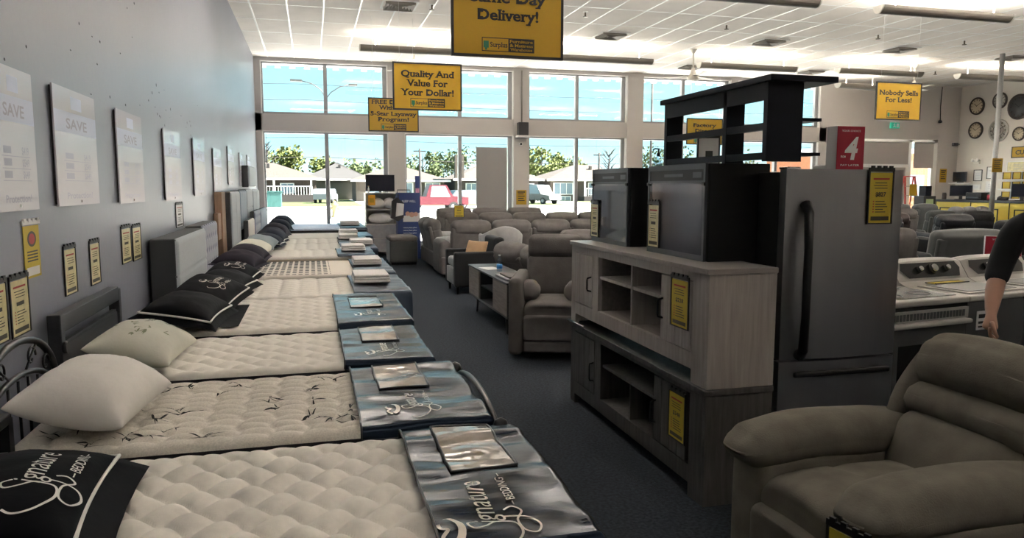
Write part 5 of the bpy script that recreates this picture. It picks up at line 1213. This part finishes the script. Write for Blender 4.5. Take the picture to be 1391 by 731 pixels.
b = MB(); b.tube([(.03, .3, 1.46), (.03, .3, 1.52), (.32, .3, 1.52), (.32, .3, 1.46)], .012, 6); b.build('handle_rail', SIGNBK, t)
t = thing('pillow_bag', 'black and white pillow bag hanging on the left of the blue poster', 'bag', (1.80, 16.44, .86)); b = MB(); b.prism([(-.16, .05), (-.13, .42), (-.02, .50), (.13, .38), (.12, .06), (0, -.02)], -.05, .05, 'y'); b.build('bag', SIGNBK, t); b = MB(); b.prism([(-.06, .08), (-.03, .38), (.13, .36), (.11, .12)], -.06, -.052, 'y'); b.build('label_panel', PAPER, t); MB().tube([(-.10, 0, .42), (-.06, .03, .55), (.02, .05, .55), (.02, .02, .46)], .008, 6).build('strap', SIGNBK, t)
t = thing('blank_panel', 'tall blank grey panel standing in front of the second window', 'panel', (4.03, 18.6, 0)); MB().box(0, .80, 0, .03, .06, 2.59).build('panel', BLANKP, t)
for xx in (.08, .68): MB().box(xx, xx+.05, -.22, .25, 0, .058).build('foot', BLACKM, t)
t = thing('window_column_speaker', 'black speaker on the column right of the second window', 'speaker', (5.31, 18.93, 2.92)); MB().box(-.13, .13, -.22, 0, 0, .33, bev=.01).build('cabinet', SIGNBK, t); MB().box(-.16, .16, -.24, .0, -.05, -.002).build('bracket_shelf', TRIMW, t)
t = thing('column_conduit', 'thin vertical conduit above the column speaker', 'conduit', (5.31, 18.93, 3.26)); MB().cyl((0, -.02, 0), (0, -.02, 1.32), .02, 8).build('pipe', FIXT, t)
t = thing('wall_sensor', 'small dark sensor under the column speaker', 'sensor', (5.28, 18.93, 2.70)); MB().cyl((0, 0, 0), (0, -.06, 0), .045, 12).build('housing', TRIMW, t); MB().cyl((0, -.06, 0), (0, -.075, 0), .03, 12).build('lens', SIGNBK, t)
def notice(x, y, z, w, h, label, rz=0, col=YELLOW):
    t = thing('notice', label, 'notice', (x, y, z), rz, 'small yellow notices'); b = MB(); b.box(-w/2, w/2, -.004, 0, 0, h)
    for k in range(4): b.box(-w*.32, w*.32*(1 if k % 2 else .7), -.006, -.004, h*(.70-.15*k), h*(.76-.15*k), 1)
    b.box(-w*.36, w*.36, -.006, -.004, h*.82, h*.9, 1); b.build('sheet', [col, SIGNBK], t); return t
notice(5.31, 18.935, 1.13, .28, .38, 'yellow notice on the window column below the speaker')
notice(18.9, 18.995, 1.75, .26, .42, 'yellow notice on the wall right of the entrance door')

# ================================================================== THE FIELD OF SOFAS ON THE RIGHT
F = [('grey rounded sofa back just right of the refrigerator tag', 7.75, 9.0, 1.75, 2, GREYF, 1.00, False), ('charcoal sofa back behind the nearer washing machine', 9.52, 9.0, 1.5, 1, CHARF, .965, False),
     ('blue black leather sofa behind the grey rounded one', 10.2, 12.0, 1.8, 2, BLUL, 1.06, True), ('brown leather chair between two black leather sofas', 11.45, 12.65, .85, 1, BRNL, 1.07, True), ('black leather sofa behind the charcoal sofa', 12.0, 11.7, 1.0, 1, BLKL, 1.06, True),
     ('slate blue leather sofa right of the black leather sofa', 13.2, 12.9, 1.1, 1, BLUL, 1.02, True), ('glossy black leather sofa behind the red box sign', 12.45, 10.7, 1.25, 1, BLKL, 1.0, True),
     ('brown fabric sofa left of the yellow counter', 12.7, 13.9, 1.1, 1, GREYB, 1.11, True), ('charcoal sofa middle of the third row', 13.85, 13.9, .95, 1, CHARF, 1.06, True), ('dark sofa right of the middle of the third row', 14.9, 13.9, 1.0, 1, BLKL, 1.05, True), ('dark sofa at the right end of the third row', 16.1, 13.3, 1.1, 1, BLUL, 1.03, True)]
for (lb, x, y, L, n, fb, h, hd) in F: sofa('sofa', (x, y+.82, 0), PI, L, n, fb, lb, h=h, tilt=8, hd=hd, arm=.1, armh=.6, group='sofas right of the refrigerator')
G = [('slate sofa seat back at the left end of the last row before the counter', 14.2, 15.6, .82, SLATEF, 1.17), ('slate sofa seat back second in the last row before the counter', 15.05, 15.6, .82, SLATEF, 1.17)]
for (lb, x, y, L, fb, h) in G: sofa('sofa', (x, y+.82, 0), PI, L, 1, fb, lb, h=h, tilt=6, hd=False, arm=.05, armh=.6, group='sofas right of the refrigerator')
sofa('sofa', (16.2, 16.2, 0), PI, 1.45, 3, SILL_, 'silver grey leather sofa in front of the yellow counter', h=1.1, tilt=8, hd=False, arm=.12)
price_tag((16.0, 13.11, .66), 0, .2, .28, 'yellow tag on the back of the sofa at the right end of the third row', None, TAGY)

# ================================================================== SERVICE COUNTER CORNER
t = thing('service_counter', 'long yellow fronted service counter with dark top', 'counter', (17.0, 12.6, 0)); L = 4.7
MB().box(0, .62, 0, L, .0, 1.20).build('front', COUNT, t); MB().box(-.03, .68, -.02, L+.02, 1.201, 1.265, bev=.005).build('top', BLACKW, t)
b = MB()
for k in range(4):
    y0 = .12+k*1.15; b.box(-.012, 0, y0+.25, y0+.95, 1.02, 1.05).box(-.012, 0, y0+.25, y0+.95, .55, .58).box(-.012, 0, y0+.25, y0+.28, .58, 1.02).box(-.012, 0, y0+.92, y0+.95, .58, 1.02); b.box(-.012, 0, y0+1.08, y0+1.1, 0, 1.2)
b.build('panel_moulding', SIGNBK, t)
def monitor(x, y, z, rz, w, h, label, nm='monitor'):
    t = thing(nm, label, 'monitor', (x, y, z), rz, 'monitors at the counter'); MB().box(-w/2, w/2, 0, .05, .09, .09+h, bev=.006).build('bezel', SIGNBK, t); MB().box(-w/2+.02, w/2-.02, -.004, -.0005, .115, .07+h).build('screen', SCREEN, t); MB().box(-.04, .04, .01, .04, .015, .09).build('neck', SIGNBK, t); MB().box(-.13, .13, -.08, .12, 0, .014).build('base', SIGNBK, t)
monitor(17.3, 14.9, 1.267, R(-60), .48, .34, 'black monitor on the counter before the yellow binders')
monitor(17.3, 16.75, 1.267, R(-60), .55, .30, 'wide black monitor on the counter below the wall television')
t = thing('printer', 'black printer on the counter left of the framed notices', 'printer', (17.25, 16.15, 1.267), R(-80)); MB().box(-.22, .22, -.18, .18, 0, .2, bev=.02).build('body', SIGNBK, t); MB().box(-.16, .16, -.22, -.181, .05, .08).build('paper_tray', FPTRIM, t)
for (x, y, c, s_, lb) in ((17.2, 15.75, RED4, .10, 'small red tin on the counter'), (17.25, 14.35, YELLOW, .10, 'yellow box of cards on the counter'), (17.15, 17.15, BRNL, .12, 'dark red jar at the far end of the counter')):
    t = thing('counter_tin', lb, 'tin', (x, y, 1.267), 0, 'small tins on the counter'); MB().lathe([(s_*.45, 0), (s_*.5, .01), (s_*.5, s_*1.3), (s_*.4, s_*1.4)], seg=14).build('body', c, t); MB().cyl((0, 0, s_*1.4), (0, 0, s_*1.55), s_*.42, 12).build('lid', SIGNBK, t)
t = thing('desk_phone', 'black desk telephone on the counter', 'telephone', (17.2, 15.35, 1.267), R(-70)); b = MB(); b.prism([(-.1, 0), (.1, 0), (.1, .09), (-.1, .03)], -.1, .1, 'x'); b.build('base', SIGNBK, t); MB().tube([(-.075, -.09, .05), (-.075, -.05, .075), (-.075, .05, .10), (-.075, .09, .11)], .022, 8).build('handset', FPTRIM, t)
t = thing('support_pole', 'slim grey pole from floor to ceiling before the clock wall', 'pole', (15.38, 14.0, 0)); MB().cyl((0, 0, .01), (0, 0, ZC-.001), .055, 14).build('pole', DOORM, t); MB().box(-.12, .12, -.12, .12, 0, .01).build('base_plate', DOORM, t)
notice(15.38, 13.93, 1.95, .30, .32, 'yellow square notice fixed on the slim pole')
def on_right(y, z): return (XR-.002, y, z)
def clock(y, z, r, rim, face, label, ornate=False):
    t = thing('wall_clock', label, 'clock', on_right(y, z), R(-90), 'clocks on the right wall')
    b = MB(); b.lathe([(r, 0), (r, .03), (r*.96, .045), (r*.84, .045), (r*.82, .02)], seg=30, xf=RX(R(90))); b.build('rim', rim, t)
    b = MB(); b.lathe([(r*.84, .012), (r*.84, .024), (.001, .025)], seg=30, xf=RX(R(90))); b.build('dial', face, t)
    b = MB()
    for k in range(12):
        a = k*PI/6; c, s_ = math.cos(a), math.sin(a); b.prism([(r*.62*c-.012*r*s_*3, r*.62*s_+.012*r*c*3), (r*.78*c-.012*r*s_*3, r*.78*s_+.012*r*c*3), (r*.78*c+.012*r*s_*3, r*.78*s_-.012*r*c*3), (r*.62*c+.012*r*s_*3, r*.62*s_-.012*r*c*3)], -.030, -.026, 'y')
    if ornate:
        for rr_ in (.30, .52): b.tube([(r*rr_*math.cos(2*PI*k/24), -.03, r*rr_*math.sin(2*PI*k/24)) for k in range(24)], r*.02, 5, closed=True)
    b.build('hour_marks', CLOCKR, t)
    b = MB(); b.box(-.012*r*2, .012*r*2, -.036, -.032, -.05*r, .42*r, xf=RY(R(-50))).box(-.01*r*2, .01*r*2, -.040, -.037, -.05*r, .62*r, xf=RY(R(60))); b.build('hands', SIGNBK, t); return t
clock(18.39, 4.03, .26, CLOCKR, CLOCKF, 'cream dial clock at the upper left of the clock wall')
clock(17.62, 4.11, .24, CLOCKR, CLOCKG, 'dark rimmed grey clock half behind the slim pole')
clock(16.99, 3.87, .36, CLOCKR, mat('clock_face_dark', (.05, .05, .055), .5), 'large black clock cut by the right edge of the photo')
clock(18.38, 3.31, .25, CLOCKR, CLOCKF, 'cream dial clock at the lower left of the clock wall')
clock(17.60, 3.25, .33, CLOCKS, CLOCKG, 'large pale ornate clock behind the slim pole', True)
clock(16.93, 3.11, .20, CLOCKR, CLOCKF, 'smallest cream dial clock at the right edge')
def wall_card(y, z, w, h, label, fr=SIGNBK, inner=PAPER, nm='framed_notice'):
    t = thing(nm, label, 'notice', on_right(y, z), R(-90), 'papers on the right wall'); b = MB(); b.box(-w/2, w/2, -.006, 0, 0, h)
    for k in range(5): b.box(-w*.3, w*.3, -.0075, -.006, h*(.2+.13*k), h*(.23+.13*k), 1)
    b.build('sheet', [inner, INKL], t); q = .02; b = MB(); b.box(-w/2-q, w/2+q, -.014, 0, -q, 0).box(-w/2-q, w/2+q, -.014, 0, h, h+q).box(-w/2-q, -w/2, -.014, 0, 0, h).box(w/2, w/2+q, -.014, 0, 0, h); b.build('frame', fr, t)
wall_card(18.2, 1.81, .26, .30, 'framed notice left one on the clock wall')
wall_card(17.75, 1.87, .26, .32, 'framed notice right one, beside the slim pole'); wall_card(17.75, 1.50, .26, .26, 'paper below the right framed notice', PAPER); wall_card(17.75, 1.14, .26, .26, 'framed paper lowest beside the slim pole', DOORM); wall_card(18.25, 1.55, .3, .12, 'row of small stickers under the left framed notice', PAPER)
wall_card(16.75, 2.06, .95, .26, 'long yellowish board above the binder rack', PAPER, TAGP)
t = thing('service_sign', 'yellow customer service wall sign cut by the right edge', 'sign', on_right(16.1, 2.46), R(-90)); b = MB(); b.box(-1.0, 1.0, -.012, 0, 0, .27); lettering(b, 'CUSTOMER SERVICE', .12, lambda x, y: Vector((x, -.014, .075+y)), width=1.8, bold=.03, serif=True, mi=1); b.build('panel', [YELLOW, SIGNBK], t); b = MB(); q = .025; b.box(-1.0-q, 1.0+q, -.018, 0, -q, 0).box(-1-q, 1+q, -.018, 0, .27, .27+q).box(-1-q, -1, -.018, 0, 0, .27).box(1, 1+q, -.018, 0, 0, .27); b.build('frame', SIGNBK, t)
t = thing('binder_rack', 'white wall rack for yellow binders behind the counter', 'rack', on_right(16.6, 1.25), R(-90)); b = MB()
for z in (0, .28, .55): b.box(-.65, .65, -.28, 0, z, z+.03)
b.build('shelves', PAPER, t); MB().box(-.65, .65, -.012, -.0005, .03, .80).build('back_panel', PAPER, t)
for r_ in range(3):
    for c in range(4):
        q = thing('binder', 'yellow binder in %s of the rack, %s' % (('the bottom row', 'the middle row', 'the top row')[r_], ('leftmost', 'second from the left', 'second from the right', 'rightmost')[c]), 'binder', (XR-.17, 17.05-c*.31, 1.25+.031+(0, .28, .55)[r_]), R(-90), 'yellow binders')
        b = MB(); b.box(-.11, .11, -.03, -.004, 0, .2); b.box(-.10, .10, -.032, -.03, .03, .17, 1); b.build('cover', [YELLOW, TAGY], q); MB().box(-.125, -.111, -.05, .02, 0, .2).build('spine', SIGNBK, q)
t = thing('wall_television', 'small black television on a shelf in the far right corner', 'television', on_right(18.66, 1.74), R(-90)); MB().box(-.24, .24, -.22, -.18, .03, .33, bev=.006).build('bezel', SIGNBK, t); MB().box(-.22, .22, -.225, -.2205, .05, .31).build('screen', SCREEN, t); MB().box(-.28, .28, -.34, 0, -.03, .0).build('shelf', PAPER, t); MB().box(-.08, .08, -.22, -.12, 0.0, .03).build('foot', SIGNBK, t)
t = thing('security_camera', 'small black security camera high on the corner wall', 'camera', on_right(18.95, 2.92), R(-90)); MB().cyl((0, -.001, 0), (0, -.12, .02), .018, 8).build('arm', SIGNBK, t); MB().box(-.05, .05, -.24, -.08, -.04, .05, bev=.012).build('camera_body', SIGNBK, t); MB().cyl((0, -.24, .005), (0, -.255, .005), .03, 10).build('lens', FPTRIM, t)
t = thing('emergency_light', 'small twin emergency lamp on the clock wall', 'lamp', on_right(18.25, 2.36), R(-90)); MB().box(-.1, .1, -.06, 0, -.06, .06, bev=.01).build('housing', FANW, t)
for s_ in (-1, 1): MB().cyl((s_*.07, -.06, .04), (s_*.09, -.13, .06), .04, 10, r2=.05).build('lamp_head', TRIMW, t)
t = thing('exit_sign', 'green running figure exit sign hanging under the yellow sign near the clock wall', 'sign', (16.95, 18.94, 3.36)); MB().box(-.15, .15, -.03, .03, 0, .17, bev=.006).build('housing', EXITG, t); b = MB()
b.box(.04, .11, -.034, -.031, .03, .14); b.lathe([(.001, 0), (.016, .0), (.016, .002), (.001, .002)], seg=10, xf=T(-.03, -.034, .135) @ RX(R(90)))
stroke(b, [(-.03, .118), (-.04, .075), (-.07, .035)], .018, lambda x, y: Vector((x, -.034, y))); stroke(b, [(-.04, .075), (-.01, .055), (0, .03)], .014, lambda x, y: Vector((x, -.034, y))); stroke(b, [(-.075, .095), (-.035, .11), (.0, .085)], .012, lambda x, y: Vector((x, -.034, y))); b.build('pictogram', PAPER, t); MB().box(-.02, .02, -.02, .02, .171, .2).build('bracket', TRIMW, t)
t = thing('pull_cord', 'hanging dark cord with a weight on the wall left of the clocks', 'cord', (18.6, 18.93, 3.55)); MB().tube([(0, 0, .08), (-.02, 0, .5), (.0, 0, 1.09)], .012, 6).build('cord', SIGNBK, t); MB().lathe([(.02, 0), (.06, .02), (.05, .07), (.015, .1)], seg=10).build('weight', SIGNBK, t)
t = thing('step_ladder', 'red step ladder standing by the entrance door', 'ladder', (17.0, 18.0, 0)); H = 1.9
for s_ in (-1, 1):
    MB().tube([(s_*.30, -.0, .0), (s_*.17, .28, H)], .03, 6).build('front_rail', LADR, t); MB().tube([(s_*.28, .62, .0), (s_*.16, .32, H)], .022, 6).build('rear_rail', LADR, t)
for k in range(6):
    u = (k+1)/7; MB().box(-.30+.12*u, .30-.12*u, .28*u-.04, .28*u+.04, H*u-.012, H*u+.012).build('step', DOORM, t)
MB().box(-.19, .19, .22, .38, H, H+.03, bev=.008).build('top_cap', LADR, t)
b = MB(); b.box(-.13, .13, -.004, 0, 0, .34); o = b.build('warning_card', YELLOW, t, loc=(0.02, .15, 1.35))
t = thing('payment_kiosk', 'black drop box stand right of the red ladder', 'stand', (16.42, 16.9, 0)); MB().box(-.20, .2, 0, .35, .08, 1.36).build('cabinet', SIGNBK, t); MB().box(-.23, .23, -.03, .38, 0, .08).build('base', FPTRIM, t); MB().box(-.12, .12, -.006, -.0005, 1.0, 1.28).build('card', mat('green_card', (.45, .55, .30), .6), t); MB().box(-.10, .10, .05, .3, 1.361, 1.64, bev=.01).build('top_box', NAVYW, t)

# ================================================================== THE PERSON
pt = thing('person', 'person in a black shirt with rolled sleeves standing before the washing machines', 'person', (3.66, 2.89, 0), R(-45))
def skin(name, chains, m_, parent, sub=2, join=None):
    """chains: list of joint lists [(x,y,z,r)...]; the first vertex of the first chain is the root; later chains start by index"""
    me = bpy.data.meshes.new(name); V = []; E = []; RR = []
    for ch in chains:
        start = ch[0]; prev = None
        if isinstance(start, int): prev = start; ch = ch[1:]
        for q in ch:
            V.append(q[:3]); RR.append(q[3:]); i = len(V)-1
            if prev is not None: E.append((prev, i))
            prev = i
    me.from_pydata(V, E, []); o = bpy.data.objects.new(name, me); COL.objects.link(o)
    md = o.modifiers.new('skin', 'SKIN'); md.use_smooth_shade = True; md.branch_smoothing = .6
    for i, sv in enumerate(me.skin_vertices[0].data):
        r_ = RR[i]; sv.radius = (r_[0], r_[-1]); sv.use_root = (i == 0)
    s_ = o.modifiers.new('sub', 'SUBSURF'); s_.levels = sub; s_.render_levels = sub
    dg = bpy.context.evaluated_depsgraph_get(); nm = bpy.data.meshes.new_from_object(o.evaluated_get(dg)); bpy.data.objects.remove(o)
    nm.name = name
    for p in nm.polygons: p.use_smooth = True
    nm.materials.clear()
    nm.materials.append(m_); o = bpy.data.objects.new(name, nm); COL.objects.link(o); o.parent = parent; return o
# person faces -y locally; -x is the arm nearest the refrigerator
hx, hy, hz = -.315, -.06, .80      # wrist of the visible arm
body = [[(0, 0, .98, .115, .085), (0, .0, 1.12, .13, .10), (0, .005, 1.28, .17, .115), (0, .01, 1.40, .15, .10), (0, .01, 1.49, .058), (0, -.012, 1.57, .058), (0, -.02, 1.64, .078), (0, -.015, 1.71, .085), (0, -.01, 1.77, .055)],
        [3, (-.12, .01, 1.43, .07), (-.20, .01, 1.40, .062), (-.245, .025, 1.26, .052), (-.275, .03, 1.14, .046), (-.29, -.05, 1.065, .047), (-.30, -.12, .995, .036), (-.303, -.165, .945, .029, .024), (-.305, -.195, .905, .024, .040), (-.306, -.21, .88, .016, .038)],
        [3, (.12, .01, 1.43, .07), (.20, .01, 1.40, .062), (.235, .02, 1.24, .048), (.255, .01, 1.09, .042), (.265, -.02, .97, .038), (.27, -.05, .86, .030), (.27, -.06, .80, .026, .021), (.27, -.07, .745, .022, .036), (.27, -.076, .715, .015, .034)],
        [0, (-.085, 0, .88, .075), (-.105, -.01, .70, .07), (-.11, -.012, .50, .056), (-.115, .01, .30, .052), (-.115, .02, .10, .036), (-.115, -.03, .045, .038), (-.118, -.13, .03, .03)],
        [0, (.085, 0, .88, .075), (.105, -.01, .70, .07), (.11, -.012, .50, .056), (.115, .01, .30, .052), (.115, .02, .10, .036), (.115, -.03, .045, .038), (.118, -.13, .03, .03)]]
bd = skin('body', body, SKIN, pt)
def hand(sx):
    L = []
    bx = -.306 if sx < 0 else .27; HY, HZ = (-.21, .88) if sx < 0 else (-.076, .715)
    for k, (dy, ln) in enumerate(((-.034, .068), (-.012, .078), (.011, .074), (.032, .058))):   # fingers curl in towards the palm
        y0 = HY+dy; z0 = HZ; c = -sx
        ch = [(bx, y0, z0, .0095), (bx-sx*.004, y0-.002, z0-ln*.42, .0090), (bx-sx*.022, y0, z0-ln*.70, .0082), (bx-sx*.042, y0+.002, z0-ln*.66, .0072)]
        L.append([(bx, y0, z0+.022, .010)]+ch)
    L.append([(bx-sx*.004, HY-.019, HZ+.05, .014), (bx-sx*.012, HY-.046, HZ+.02, .012), (bx-sx*.022, HY-.052, HZ-.007, .0105), (bx-sx*.034, HY-.042, HZ-.027, .0085)])
    for i, ch in enumerate(L): skin('thumb' if i == 4 else 'finger', [ch], SKIN, bd, 1)
hand(-1); hand(1)
sh = [[(0, 0, .84, .175, .14), (0, 0, .95, .17, .13), (0, .0, 1.10, .165, .125), (0, .005, 1.28, .19, .13), (0, .01, 1.405, .165, .11), (0, .01, 1.465, .075)],
      [4, (-.125, .01, 1.435, .08), (-.205, .01, 1.40, .076), (-.25, .025, 1.26, .070), (-.278, .03, 1.15, .064), (-.287, -.02, 1.095, .060)], [4, (.125, .01, 1.435, .08), (.205, .01, 1.40, .076), (.24, .02, 1.24, .066), (.258, .01, 1.09, .062), (.264, 0, 1.01, .058)]]
skin('shirt', sh, SHIRT, pt)
tr = [[(0, 0, 1.08, .165, .125), (0, 0, 1.0, .18, .14), (0, 0, .91, .195, .145)], [2, (-.10, 0, .84, .122), (-.108, -.01, .68, .096), (-.112, -.012, .50, .07), (-.117, .012, .30, .066), (-.117, .015, .09, .06)], [2, (.10, 0, .84, .122), (.108, -.01, .68, .096), (.112, -.012, .50, .07), (.117, .012, .30, .066), (.117, .015, .09, .06)]]
skin('trousers', tr, SHIRT, pt)
for s_ in (-1, 1): MB().soft((s_*.118, -.06, .05), (.10, .28, .10), .045, (0, .01, .0), n=5).build('shoe', SHOE, pt)
b = MB(); b.soft((0, .005, 1.74), (.185, .215, .19), .085, (.01, .01, .01), n=6, fn=lambda p, u, v, w: Vector((p.x, max(p.y, -.062) if w < .45 else p.y, p.z))); b.build('hair', HAIR, pt)
fm = MB(); fm.soft((0, -.098, 1.655), (.026, .035, .045), .012, n=2); fm.build('nose', SKIN, bd)
for s_ in (-1, 1):
    MB().soft((s_*.03, -.092, 1.685), (.018, .010, .009), .004, n=2).build('eye', PAPER, bd); MB().soft((s_*.088, -.01, 1.665), (.018, .035, .06), .008, n=2).build('ear', SKIN, bd)
MB().soft((0, -.088, 1.612), (.045, .014, .014), .006, n=2).build('mouth', INKR, bd)
